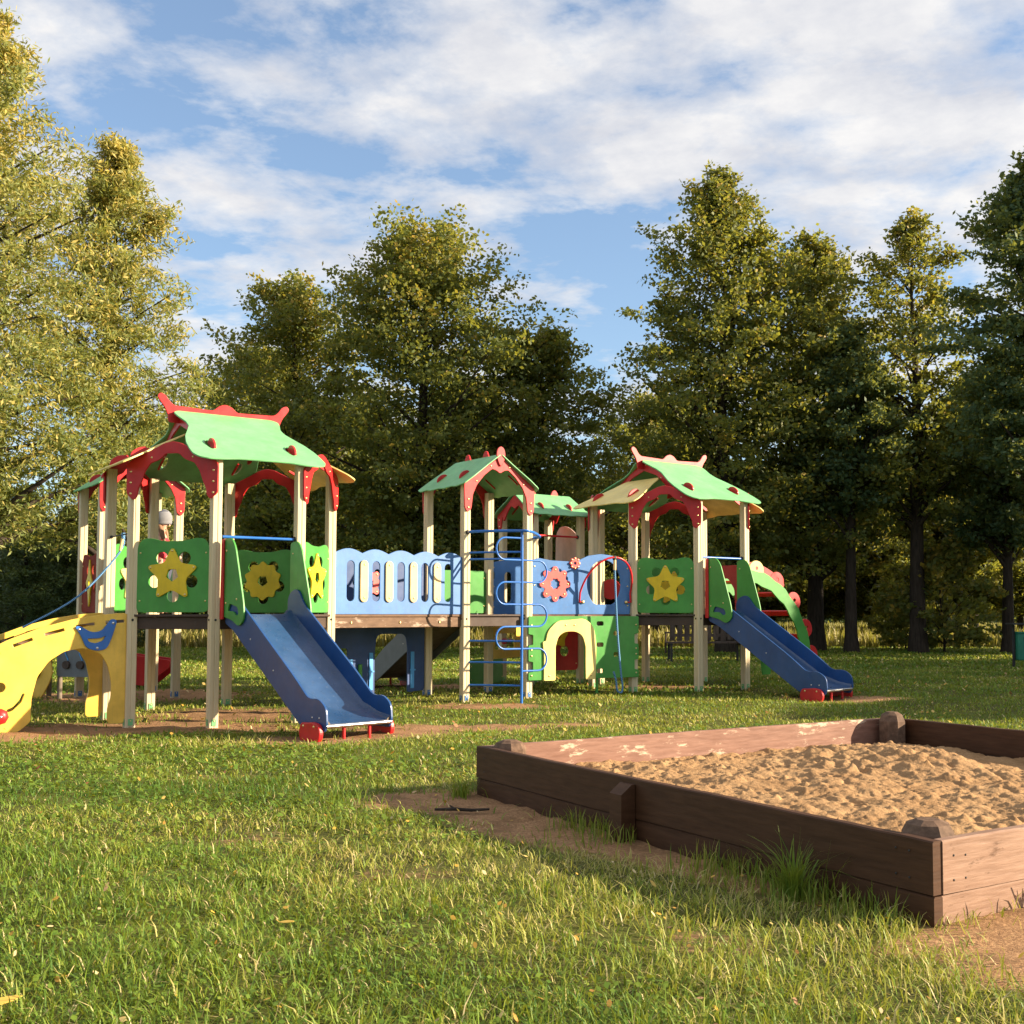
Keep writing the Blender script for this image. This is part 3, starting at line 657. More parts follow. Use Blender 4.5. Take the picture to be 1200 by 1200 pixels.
def slide(m, ang, L, side_dirs, width=.66, sag=0, gfoot=None, chute='chute', skin='dblue', guards='green', lab=None, topz=DK, w_guard=True):
    d = Vector((math.cos(R(ang)), math.sin(R(ang)), 0)); w = Vector((-d.y, d.x, 0)); e = m+d*L; g = gz(e.x, e.y)
    k = (topz-.24-g)/(L-.42)
    fl = lambda t: topz-k*max(0, t-.05) if t < L-.38 else None
    # chute floor
    T = [-.04, .05]+[.05+(L-.5)*i/10 for i in range(1, 11)]
    prof = [(t, topz if t <= .05 else topz-(t-.05)*(topz-.25-g)/(L-.5)) for t in T]
    prof += [(L-.33, g+.215), (L-.2, g+.17), (L-.08, g+.15), (L, g+.14)]
    prof = [(a, b) for a, b in prof]
    hw = width/2; mb = MB(); vs = []
    for (t, z) in prof:
        for q, dz in ((-hw+.012, .05), (-hw+.05, .006), (0, 0), (hw-.05, .006), (hw-.012, .05)): vs.append(m+d*t+w*q+ZV*(z+dz))
    n = len(prof); fs = [[i*5+j, i*5+j+1, (i+1)*5+j+1, (i+1)*5+j] for i in range(n-1) for j in range(4)]
    mb.add(vs, fs, 0, True)
    vs2 = [v-ZV*.03 for v in vs]; mb.add(vs2, [f[::-1] for f in fs], 1, True)
    mb.add([vs[(n-1)*5+j] for j in range(5)]+[vs2[(n-1)*5+j] for j in range(5)], [[j, j+1, 6+j, 5+j] for j in range(4)], 1)
    sl = mb.build('slide', [chute, 'oldgrey'], CX, lab)
    kk = (topz-.25-g)/(L-.5)
    zl = lambda t: topz-(t-.05)*kk
    t1 = L-.45
    o = [(-.02, topz-.09), (-.02, topz+.22, .1), (.17, topz+.30, .1), (.30, zl(.30)+.28, .1), (t1-.12, zl(t1-.12)+.26, .15), (t1+.16, g+.37, .08), (L-.12, g+.385, .08), (L+.005, g+.30, .06), (L+.02, g+.14, .04), (L-.02, g+.07), (L-.34, g+.075, .1), (t1, zl(t1)-.12, .1), (.15, zl(.15)-.10)]
    for q in (-1, 1):
        sb = MB(); sb.plate([fillet(o, .03, 6)], .024, m+w*q*hw, d, ZV)
        for t in (.12, .5, .95, L-.22, L-.1): sb.dome(m+w*q*(hw+.012)+d*t+ZV*((zl(t)+.05) if t < L-.4 else g+.2), .01, w*q, 1)
        sb.build('slide_side', [skin, 'steel'], sl)
        fb = MB(); c = (L-.2)
        fb.plate([fillet([(c-.13, g-.04), (c+.13, g-.04), (c+.18, g+.04), (c+.16, g+.13), (c+.06, g+.155), (c-.06, g+.14), (c-.13, g+.145), (c-.17, g+.06)], .05)], .05, m+w*q*(hw+.04), d, ZV, bev=.01)
        for x in (c-.09, c+.09): fb.dome(m+w*q*(hw+.066)+d*x+ZV*(g+.12), .014, w*q, 1)
        fb.build('foot', ['red', 'brass'], sl)
    rb = MB(); rb.tube([m+d*(L+.0)-w*hw+ZV*(g+.125), m+d*(L+.0)+w*hw+ZV*(g+.125)], .02, 10)
    for q in (-.15, .15): rb.tube([m+d*(L-.04)+w*q+ZV*(g+.12), m+d*(L-.04)+w*q+ZV*(g-.05)], .018, 8, 1)
    rb.build('end_bar', ['steel', 'red'], sl)
    if w_guard:
        for q in (-1, 1):
            gb = MB(); out = [(-.02, topz+.80), (.12, topz+.82, .06), (.20, topz+.72, .1), (.38, topz+.12, .12), (.40, topz-.05, .08), (.30, topz-.13, .06), (.16, topz-.06, .04), (-.02, topz-.02)]
            hole = fillet([(.06, topz+.03), (.10, topz+.12), (.27, topz+.08), (.30, topz-.0), (.24, topz-.02), (.18, topz+.03)], .03)
            gb.plate([fillet(out, .04, 6), hole], .022, m+w*q*(hw+.026), d, ZV)
            for (x, z) in ((.03, .68), (.03, .12), (.25, .16)): gb.dome(m+w*q*(hw+.026)+d*x+ZV*(topz+z)-w*q*.011, .013, -w*q, 1); gb.dome(m+w*q*(hw+.026)+d*x+ZV*(topz+z)+w*q*.011, .013, w*q, 1)
            gb.build('guard_board', [guards, 'brass'], sl)
            rb = MB(); rb.plate([fillet([(-.05, topz-.05), (-.03, topz+.8), (.0, topz+.8), (.0, topz-.05)], .01)], .02, m+w*q*(hw+.052), d, ZV)
            rb.build('edge_strip', 'red', sl)
    return sl

# --- towers
P = octp(C1); Q = octp(C3, -7); S2 = sqp(C2, 1.0); S4 = sqp(C4, 1.0); S5 = sqp(C5, .9)
for p in P: post(p, 2.88, 'mint')
for p in Q: post(p, 2.88, 'mint')
for p in S2: post(p, 2.96, 'blue')
for p in S4: post(p, 2.96, 'blue')
for p in S5: post(p, 2.78, 'mint')
deck(P); deck(Q); deck(S2); deck(S4); deck(S5)
r1 = big_roof(C1, 'mint', 'pyellow', R(37), 'green and yellow hipped roof of the nearest tower, on the left')
r3 = big_roof(C3, 'mint', 'pyellow', R(38), 'green and yellow hipped roof of the right tower')
for (PP, rr) in ((P, r1), (Q, r3)):
    for i in (0, 2, 4, 6): arch(PP[i], PP[(i+1) % 8], parent=rr, off=.062)
small_roof(C2, 1.0, N, 'mint', 3.37, 2.90, 'green gable roof of the middle tower')
small_roof(C4, 1.0, N, 'mint', 3.37, 2.90, 'green gable roof of the small tower behind the left tower')
small_roof(C5, .9, U, 'mint', 3.14, 2.76, 'green gable roof of the farthest small tower')
# T1 panels
star_panel(P[0], P[1]); star_panel(P[2], P[3]); star_panel(P[4], P[5], -1, shape=8); star_panel(P[6], P[7], -1, star='pyellow')
star_panel(Q[0], Q[1]); star_panel(Q[2], Q[3]); star_panel(Q[4], Q[5], -1)
star_panel(S4[3], S4[0], 1, 'brick', 'mustard', 'dark red panel with yellow diamond on the small rear tower', shape=4)
star_panel(S4[1], S4[2], 1, 'green', 'mustard', shape=4)
bar(P[1], P[2], 2.04); bar(Q[1], Q[2], 2.03); bar(P[7], P[0], 2.09, 'black', .009); bar(S5[0], S5[1], 2.44, 'redtube'); bar(S5[0], S5[1], 2.02, 'redtube')
slide((P[1]+P[2])/2+Vector((.03, -.03, 0)), -43, 1.88, None, .76, lab='blue slide of the left tower')
slide((Q[1]+Q[2])/2+Vector((.03, -.02, 0)), -41, 1.88, None, .70, lab='blue slide of the right tower')
slide((S2[2]+S2[3])/2, math.degrees(A0)+90+4, 2.1, None, .62, chute='grey', skin='grey', lab='grey slide behind the middle tower, seen from below', w_guard=False)

# --- bridges
def bridge_deck(a, b, c, d_, lab=None):     # a-b front line, d-c back line
    mb = MB(); cc = (a+b+c+d_)/4
    mb.plate([[((p-cc).x, (p-cc).y) for p in (a, b, c, d_)]], .03, cc+ZV*(DK-.015), (1, 0, 0), (0, 1, 0), 1)
    for (p, q) in ((a, b), (d_, c)):
        dd = (q-p).normalized(); inn = (cc-(p+q)/2).normalized()
        mb.box((p+q)/2+inn*.03+ZV*(DK-.10), ((q-p).length-.12, .04, .13), dd, mi=0)
        for t in (.15, .5, .8): mb.box(p+(q-p)*t+inn*.005+ZV*(DK-.10), (.02, .014, .03), dd, mi=2)
    mb.build('bridge_deck', ['deckwood', 'deckwood', 'brass'], CX, lab)
bridge_deck(P[3], S2[0], S2[3], P[4]); bridge_deck(S2[1], Q[0], Q[7], S2[2]); bridge_deck(P[6], P[5], S4[1], S4[0])
def picket_rail(a, b, nslot=4, face=1, gears=False):
    O, X, L, nn = side(a, b); x0, x1 = .06, L-.06; z0, z1 = DK+.005, DK+.80
    top = []; m = 8; nh = 5
    for i in range(nh*m+1):
        t = i/(nh*m); top.append((x1+(x0-x1)*t, z1-.05+.055*abs(math.sin(math.pi*t*nh))))
    out = [(x0, z0), (x1, z0)]+top; holes = []; pick = []
    W = x1-x0; cs = [x0+W*(.115+.096*i) for i in range(9)]
    for i, c in enumerate(cs):
        (holes if i % 2 == 0 else pick).append(c)
    mb = MB(); mb.plate([out]+[slot(c, z0+.15, z0+.66, .058) for c in holes], .022, O, X, ZV)
    rl = mb.build('bridge_railing', 'blue', CX)
    for c in pick:
        pb = MB(); pb.plate([slot(c, z0+.15, z0+.66, .05)], .02, O+nn*.022*face, X, ZV)
        for z in (z0+.20, z0+.61): pb.dome(O+X*c+ZV*z+nn*.032*face, .013, nn*face, 1)
        pb.build('picket', ['cream', 'brass'], rl)
    return rl
picket_rail(P[3]+(-N)*.0, S2[0])
def flower(parent, O, X, nn, cx, cz, r=.2, n=8, mat='pink'):
    fb = MB(); pts = []
    for k in range(n*2):
        a = R(90+k*180/n); rr = r if k % 2 == 0 else r*.66; pts.append((cx+rr*math.cos(a), cz+rr*math.sin(a), r*.33 if k % 2 == 0 else r*.3))
    # wide petals: three points each
    pts = []
    for k in range(n):
        a = R(90+k*360/n); da = R(360/n)
        for f, rr in ((-.17, r), (.17, r), (.40, r*.72), (.60, r*.72)):
            pts.append((cx+rr*math.cos(a+f*da), cz+rr*math.sin(a+f*da)))
    inner = []
    for k in range(n*2):
        a = R(k*180/n); q = r*.36 if k % 2 else r*.28; inner.append((cx+q*math.cos(a), cz+q*math.sin(a)))
    fb.plate([fillet(pts, r*.12, 3), fillet(inner, .01, 3)], .02, O+nn*.024, X, ZV)
    for k in range(n):
        a = R(90+k*360/n); fb.dome(O+X*(cx+r*.82*math.cos(a))+ZV*(cz+r*.82*math.sin(a))+nn*.034, .013, nn, 1)
    fb.build('flower', [mat, 'brass'], parent)
def back_rail(a, b, tabs=True, wins=(), holes=(), face=1, mat='blue', hump=(2, .05)):
    O, X, L, nn = side(a, b); x0, x1 = .02 if tabs else .06, L-.06; z0, z1 = DK+.005, DK+.79
    left = []
    if tabs:
        for (zz, dx) in ((z1-.08, 0), (z1-.16, 0), (z1-.17, .07), (z1-.28, .07), (z1-.29, 0), (z0+.30, 0), (z0+.29, .07), (z0+.18, .07), (z0+.17, 0)): left.append((x0+dx, zz))
    m = 8; nh = hump[0]; top = [(x1+(x0-x1)*i/(nh*m), z1-.045+hump[1]*abs(math.sin(math.pi*i/m))) for i in range(nh*m+1)]
    mb = MB(); mb.plate([fillet([(x0, z0), (x1, z0)]+top+left, .012, 2)]+list(holes)+[slot(x, z0+.16, z0+.62, .06) for x in wins], .022, O, X, ZV)
    for z in (z1-.11, z0+.40, z0+.1): mb.dome(O+X*(x0+.05)+ZV*z+nn*.011*face, .013, nn*face, 1)
    return mb.build('bridge_railing', [mat, 'brass'], CX), O, X, nn, L
# rear railing of the first bridge
rl, O, X, nn, L = back_rail(P[4]+(S2[3]-P[4])*.24, S2[3], False, (.95,), [circ(.55+.2*math.cos(R(45*k)), DK+.42+.2*math.sin(R(45*k)), .05, 10) for k in range(8)], hump=(4, .05), mat='navy')
flower(rl, O, X, nn, .55, DK+.42, .2)
# middle bridge: rear railing, front railing with flower and oval opening
rl, O, X, nn, L = back_rail(S2[2], Q[7], True, (.30,), hump=(2, .05))
def front_mid():
    a, b = S2[1], Q[0]; O, X, L, nn = side(a, b); x0, x1 = .06, L-.06; z0, z1 = DK+.005, DK+.76
    cx = L-.56
    out = [(x0, z0), (x1, z0), (x1, z1-.02), (x1-.1, z1+.03), (cx+.18, z1+.085), (cx, z1+.10), (cx-.2, z1+.07), (cx-.36, z1), (cx-.5, z1-.02), (x0+.3, z1-.01), (x0+.1, z1+.02), (x0, z1-.02)]
    oval = circ(cx+.06, z0+.43, .29, 28, .35)
    oval = [(x, max(z, z0+.13)) for x, z in oval]
    fx = x0+.36; hol = [circ(fx+.19*math.cos(R(22.5+45*k)), z0+.42+.19*math.sin(R(22.5+45*k)), .045, 10) for k in range(8)]
    mb = MB(); mb.plate([fillet(out, .03, 4), oval]+hol, .022, O, X, ZV)
    for z in (z0+.12, z0+.4, z0+.66): mb.dome(O+X*(x0+.04)+ZV*z+nn*.011, .013, nn, 1); mb.dome(O+X*(x1-.04)+ZV*z+nn*.011, .013, nn, 1)
    rl = mb.build('bridge_railing', ['blue', 'brass'], CX, 'blue railing with faded red flower and oval opening')
    flower(rl, O, X, nn, fx, z0+.42, .245); flower(rl, O, X, nn, cx-.43, z1-.04, .085, 8)
    # red hoop in front of the opening
    hm = MB(); pts = []
    for k in range(0, 25):
        t = math.pi*(1-k/24); s = math.sin(t); pts.append(O+X*(cx+.06+.42*math.cos(t))+ZV*(z0+.30+.50*s)+nn*(.05+.26*s))
    pts = [O+X*(cx-.30)+ZV*(z0+.17)+nn*.012, O+X*(cx-.37)+ZV*(z0+.17)+nn*.05]+pts+[O+X*(cx+.49)+ZV*(z0+.17)+nn*.05, O+X*(cx+.43)+ZV*(z0+.17)+nn*.012]
    hm.tube(pts, .014, 8)
    for p in (pts[0], pts[-1]): hm.dome(p+nn*.01, .028, nn, 1)
    hm.build('hoop', ['redtube', 'brass'], CX)
    # rope hanging from the hoop
    top = O+X*(cx+.06)+ZV*(z0+.79)+nn*.30
    rp = MB(); base = gz(top.x, top.y)
    pl = [(0, 0), (.0, -.12), (.02, -.6), (.05, -1.1), (.10, -1.6), (.13, -1.82), (.10, -1.90), (.04, -1.86), (.02, -1.72), (-.02, -1.6)]
    pl = smooth([Vector((x, z)) for x, z in pl], 5, False)
    rp.tube([top+X*x+ZV*z for x, z in pl], .014, 8)
    rp.tube([top+ZV*.0, top-ZV*.17], .021, 8, 1); rp.dome(top, .04, nn, 2)
    rp.build('climbing_rope', ['rope', 'cream', 'black'], CX)
front_mid()
def climb_wall():
    a, b = S2[1]-N*.03, Q[0]-N*.03; O, X, L, nn = side(a, b); z1 = DK-.03; z0 = .30
    O = O-X*.0+nn*.055
    cx = .62; hw = .24
    def tabs(x, sgn):
        return [(x, z0), (x, z0+.10), (x-sgn*.07, z0+.11), (x-sgn*.07, z0+.25), (x, z0+.26), (x, z1-.40), (x-sgn*.07, z1-.39), (x-sgn*.07, z1-.25), (x, z1-.24), (x, z1)]
    rgt = tabs(L+.03, 1); lft = tabs(-.03, -1)[::-1]
    door = [(cx-hw, z0), (cx-hw, z1-.42, .0), (cx-hw+.02, z1-.28, .1), (cx-hw+.14, z1-.2, .1), (cx+hw-.14, z1-.2, .1), (cx+hw-.02, z1-.28, .1), (cx+hw, z1-.42), (cx+hw, z0)]
    out = fillet([(x, z, .015) for x, z in lft]+[(d[0], d[1], d[2] if len(d) > 2 else .01) for d in door]+[(x, z, .015) for x, z in rgt], .015, 4)
    hol = [fillet([(x-.06, z-.035), (x+.06, z-.035), (x+.06, z+.035), (x-.06, z+.035)], .03) for (x, z) in ((L-.62, z1-.10), (L-.62, z1-.40), (L-.62, z0+.10), (L-.34, z1-.24), (L-.34, z1-.54))]
    mb = MB(); mb.plate([out]+hol, .022, O, X, ZV)
    for z in (z0+.06, z0+.33, z1-.12, z1-.46):
        mb.dome(O+X*.01+ZV*z+nn*.011, .015, nn, 1); mb.dome(O+X*(L-.01)+ZV*z+nn*.011, .015, nn, 1)
    w = mb.build('climbing_wall', ['green', 'brass'], CX, 'green lower wall with yellow arch doorway and hand holes')
    # yellow arch surround
    o1 = [(cx-hw-.18, z0-.01), (cx-hw-.18, z0+.35), (cx-hw-.20, z0+.52, .02), (cx-hw-.15, z0+.53, .02), (cx-hw-.12, z1-.2, .08), (cx-hw+.03, z1-.06, .08), (cx, z1-.05), (cx+hw-.03, z1-.03, .06), (cx+hw+.12, z1-.12, .1), (cx+hw+.17, z1-.33, .1), (cx+hw+.17, z0+.30), (cx+hw+.16, z0-.01), (cx+hw+.01, z0-.01)]
    o2 = [(d[0], d[1]) for d in door][::-1]
    mb = MB(); mb.plate([fillet(o1+[(cx+hw+.005, z0+.2), (cx+hw+.005, z1-.42), (cx+hw-.04, z1-.27, .1), (cx+hw-.15, z1-.205, .08), (cx-hw+.15, z1-.205, .08), (cx-hw+.04, z1-.27, .1), (cx-hw-.005, z1-.42), (cx-hw-.005, z0-.01)], .02, 5)], .02, O+nn*.022, X, ZV)
    for (x, z) in ((cx-.08, z1-.12), (cx+.06, z1-.12), (cx-hw-.1, z0+.05), (cx+hw+.09, z0+.05)): mb.dome(O+X*x+ZV*z+nn*.033, .014, nn, 1)
    mb.build('doorway_arch', ['pyellow', 'brass'], w)
    mb = MB(); p = O+X*(cx+hw+.22); mb.tube([p+ZV*(z0+.05)-nn*.03, p-nn*.03+ZV*(gz(p.x, p.y)-.05)], .02, 8); mb.build('leg', 'green', w)
climb_wall()

# --- blue ladder with serpentine on the middle tower
def ladder():
    FL, FR = S2[0], S2[1]; pl = Vector((-.99, 15.12, 0)); d = (pl-FL).normalized(); g = gz(pl.x, pl.y)
    mb = MB(); mb.tube([pl+ZV*(g-.1), pl+ZV*2.30], .019, 10)
    for z in (2.02, 1.93, .85, .57, .27): mb.tube([FL+ZV*z, pl+ZV*z], .013, 8)
    ctl = [FL+ZV*2.29-U*.02, FL+d*.25+ZV*2.30-N*.02, pl+ZV*2.30-d*.12, pl+d*.12+ZV*2.29+N*.02, FR+U*.12-N*.12+ZV*2.27, FR+U*.05+ZV*2.26]
    mb.tube([Vector(p) for p in smooth([tuple(c) for c in ctl], 6, False)], .019, 10)
    # serpentine
    pts = []; z = 2.20; a = .26; r = .145; k = 0; sgn = -1
    u = U
    while z-2*r > .38:
        zc = z-r
        pts.append(pl+ZV*z+u*0)
        pts.append(pl+ZV*z+u*sgn*(a))
        for t in range(15, 180, 15): pts.append(pl+u*sgn*(a+r*.95*math.sin(R(t)))+ZV*(zc+r*math.cos(R(t))))
        pts.append(pl+ZV*(z-2*r)+u*sgn*a)
        z -= 2*r; sgn = -sgn
    pts.append(pl+ZV*z)
    mb.tube([p-N*.0 for p in pts], .0125, 8)
    mb.dome(FL+ZV*2.29-N*.06, .03, -N, 1)
    mb.build('ladder', ['tube', 'black'], CX, 'blue tube ladder with snaking rungs on the middle tower')
ladder()
# --- boards inside and under the complex
def simple_board(name, a, b, z0, z1, mat, holes=(), trim=None, lab=None, r=.06, off=0):
    O, X, L, nn = side(a, b); mb = MB(); O = O+nn*off
    mb.plate([fillet([(.06, z0), (L-.06, z0), (L-.06, z1), (.06, z1)], r)]+list(holes), .022, O, X, ZV)
    for z in (z0+.1, z1-.1): mb.dome(O+X*.09+ZV*z+nn*.011, .012, nn, 1); mb.dome(O+X*(L-.09)+ZV*z+nn*.011, .012, nn, 1)
    return mb.build(name, [mat, 'brass'], CX, lab), O, X, nn, L
def playhouse():
    a, b = P[4], S2[3]; O, X, L, nn = side(a, b); z1 = DK-.16; z0 = .14
    cx = L*.70; hw = .27
    out = [(.06, z0), (cx-hw, z0), (cx-hw, z1-.35), (cx-hw+.03, z1-.10, .1), (cx+hw-.03, z1-.10, .1), (cx+hw, z1-.3), (cx+hw, z0), (L-.06, z0+.02), (L-.06, z1), (.06, z1)]
    win = fillet([(L*.18, z0+.3), (L*.36, z0+.3), (L*.36, z0+.62), (L*.18, z0+.62)], .04)
    mb = MB(); mb.plate([fillet(out, .03), win], .022, O, X, ZV)
    w = mb.build('playhouse_wall', 'navy', CX, 'dark blue lower wall with doorway under the left bridge')
    tm = MB()
    for x in (cx-hw-.06, cx+hw+.07, L*.16, L*.38): tm.box(O+X*x+nn*.02+ZV*(z0+.30), (.06, .012, .5 if x > L*.5 else .34), X); tm.box(O+X*x+nn*.03+ZV*(z0+.30), (.09, .01, .02), X, b=.001)
    tm.build('trim', 'lblue', w)
    gm = MB(); gm.box(O+X*(L*.45)+nn*.03+ZV*(z0+.25), (.05, .03, .3), X); gm.build('handle', 'green', w)
    sm = MB(); sm.plate([fillet([(.75*L, .0), (L*.98, .0), (L*.98, .16), (.75*L, .16)], .05)], .05, O+nn*-.5, X, ZV); 
    return w
playhouse()
# counter with beads and red board visible beneath the middle bridge
w, O, X, nn, L = simple_board('bead_frame', S2[2], S5[0]+Vector((-.1, .1, 0)), .55, DK-.15, 'yellow', [fillet([(.2, .68), (.95, .68), (.95, .92), (.2, .92)], .05)], lab='yellow bead frame under the rear walkway')
bm_ = MB(); bm_.tube([O+X*.18+ZV*.8, O+X*.97+ZV*.8], .008, 6)
for x, m_ in ((.55, 0), (.62, 1), (.69, 0), (.76, 1)): bm_.tube([O+X*x+ZV*.8, O+X*(x+.05)+ZV*.8], .045, 10, m_+1)
bm_.build('beads', ['steel', 'red', 'green'], w)
w, O, X, nn, L = simple_board('lower_panel', S5[0], S5[1], .32, 1.10, 'red', [circ(.32, .62, .09), circ(.58, .62, .09)], lab='dark red lower panel with a yellow star under the rear tower')
sm = MB(); sm.plate([star_out(.45, .85, .22, .12), circ(.45, .85, .05)], .02, O+nn*.02, X, ZV); sm.build('star', 'mustard', w)
w, O, X, nn, L = simple_board('lower_panel', S2[2]+Vector((-.35, .5, 0)), S5[0]+Vector((-.5, .4, 0)), .12, .52, 'green', lab='low dark green board under the rear walkway')
simple_board('side_panel', S2[3], S2[2], DK+.02, DK+.62, 'green', lab='dark green panel at the back of the middle tower')
# red board and pink wall behind the far bridge
simple_board('red_rail', S5[1], Q[6], DK+.02, DK+.78, 'red', [circ(.5, DK+.4, .16)], lab='red railing behind the right bridge')
O, X, L, nn = side(S5[1]+N*.25, S5[2]+N*.25)
mb = MB(); mb.plate([smooth([(0, 1.25), (.5, 1.25), (.85, 1.25), (.85, 2.1), (.8, 2.6), (.5, 2.66), (.15, 2.4), (0, 1.9)])], .02, O+U*.3, X, ZV); mb.build('wall_panel', paint('pale_pink_board', (.55, .36, .30)), CX, 'pale pink rounded wall panel of the rear tower')

# --- yellow arched stair on the left
def arch_stair():
    d = -U; g = 0.0
    st = MB(); st.box(P[0]+(P[7]-P[0])/2+d*.15+ZV*(DK-.05), (.3, .80, .03), d); 
    root = None
    L = 2.25
    def prof():
        o = []
        for t in (0, .1, .3, .55, .85, 1.15, 1.45, 1.7, 1.92): o.append((t, 1.215-.03*t-.172*t*t-.006*t**4))
        o += [(2.05, .42), (2.14, .22), (2.10, .07), (1.95, .02)]
        o += [(1.05, .0), (.93, .10), (.93, .33), (.88, .56), (.77, .72), (.62, .82), (.44, .85), (.26, .79), (.18, .66), (.14, .48), (.14, .32), (.175, .2), (.175, .04), (.0, .04)]
        return o
    def slotr(cx, cz, ang, w=.13, h=.022):
        c, s = math.cos(ang), math.sin(ang); return [(cx+x*c-z*s, cz+x*s+z*c) for x, z in ((-w, -h), (w, -h), (w, h), (-w, h))]
    for i, base in enumerate((P[0], P[7])):
        off = (P[7]-P[0]).normalized()*(-.0 if i == 0 else .0)
        O = base+d*.05-N*(0)+ZV*gz(base.x, base.y)*.5
        hol = []
        for t in (.12, .42, .72, 1.02, 1.32, 1.6):
            z = 1.215-.03*t-.172*t*t-.006*t**4; hol.append(slotr(t, z-.085, math.atan(-.03-.344*t), .10, .02))
        hol.append(circ(1.22, .46, .055, 16)); 
        hol.append(fillet([(.985, .39), (1.015, .30), (1.10, .215), (1.15, .20), (1.16, .235), (1.10, .26), (1.04, .33), (1.015, .40)], .02))
        Xd = d; Yd = ZV
        mb = MB(); mb.plate([fillet(prof(), .04, 4)]+hol, .03, O, Xd, Yd)
        nn = Xd.cross(Yd)
        ob = mb.build('arch_stair', 'yellow', CX, 'yellow arched stair side with a smiling face' if i == 0 else 'yellow arched stair side, the rear one')
        if i == 0:
            sgn = 1 if nn.dot(Vector((0, -1, 0))) > 0 else -1
            nb = MB(); nb.dome(O+Xd*1.215+ZV*.165+nn*sgn*.016, .085, nn*sgn); nb.dome(O+Xd*1.215+ZV*.165+nn*sgn*.06, .02, nn*sgn, 1); nb.build('nose', ['red', 'steel'], ob)
            bb = MB(); cx, cz = .40, .95
            bw = [(cx+.27, cz+.13, .05), (cx+.20, cz+.13, .04), (cx+.06, cz+.045, .05), (cx-.08, cz+.06, .05), (cx-.21, cz+.23, .04), (cx-.28, cz+.21, .04), (cx-.22, cz+.0, .06), (cx-.15, cz-.17, .06), (cx-.02, cz-.19, .04), (cx+.12, cz-.15, .06), (cx+.18, cz+.0, .06)]
            bw = [(cx-.08+(x-cx)*.76, cz+.02+(z-cz)*.8, r) for x, z, r in bw]; cx -= .08; cz += .02
            sm = fillet([(cx-.11, cz+.01), (cx-.03, cz-.02), (cx+.09, cz-.02), (cx+.07, cz-.06), (cx, cz-.08), (cx-.08, cz-.05)], .02)
            bb.plate([fillet(bw, .04, 5), sm], .02, O+nn*sgn*.026, Xd, ZV)
            for x, z in ((cx+.165, cz+.075), (cx-.175, cz+.14), (cx-.02, cz-.125)): bb.dome(O+Xd*x+ZV*z+nn*sgn*.036, .016, nn*sgn, 1)
            bb.build('badge', ['tube', 'steel'], ob)
    # treads
    for t in (.25, .5, .75, 1.0, 1.25, 1.5, 1.75):
        z = 1.215-.03*t-.172*t*t-.006*t**4-.1
        a = P[0]+d*(t+.05)+ZV*z; b = P[7]+d*(t+.05)+ZV*z; tb = MB(); tb.box((a+b)/2, ((b-a).length-.03, .13, .03), (b-a)); tb.build('tread', 'deckwood', CX)
    # rope down to the stair
    rp = MB(); a = (P[7]*.42+P[0]*.58)+ZV*2.08; pts = smooth([tuple(a), tuple(a+d*.03+ZV*-.18), tuple(a+d*.45+ZV*-.68), tuple(a+d*1.0+ZV*-1.02)], 6, False)
    rp.tube([Vector(p) for p in pts], .011, 8); rp.tube([a+ZV*.03, a-ZV*.04], .022, 8); rp.tube([a-ZV*.03+d*.005, a-ZV*.17+d*.03], .018, 8, 1)
    rp.build('climbing_rope', ['rope', 'cream'], CX)
arch_stair()

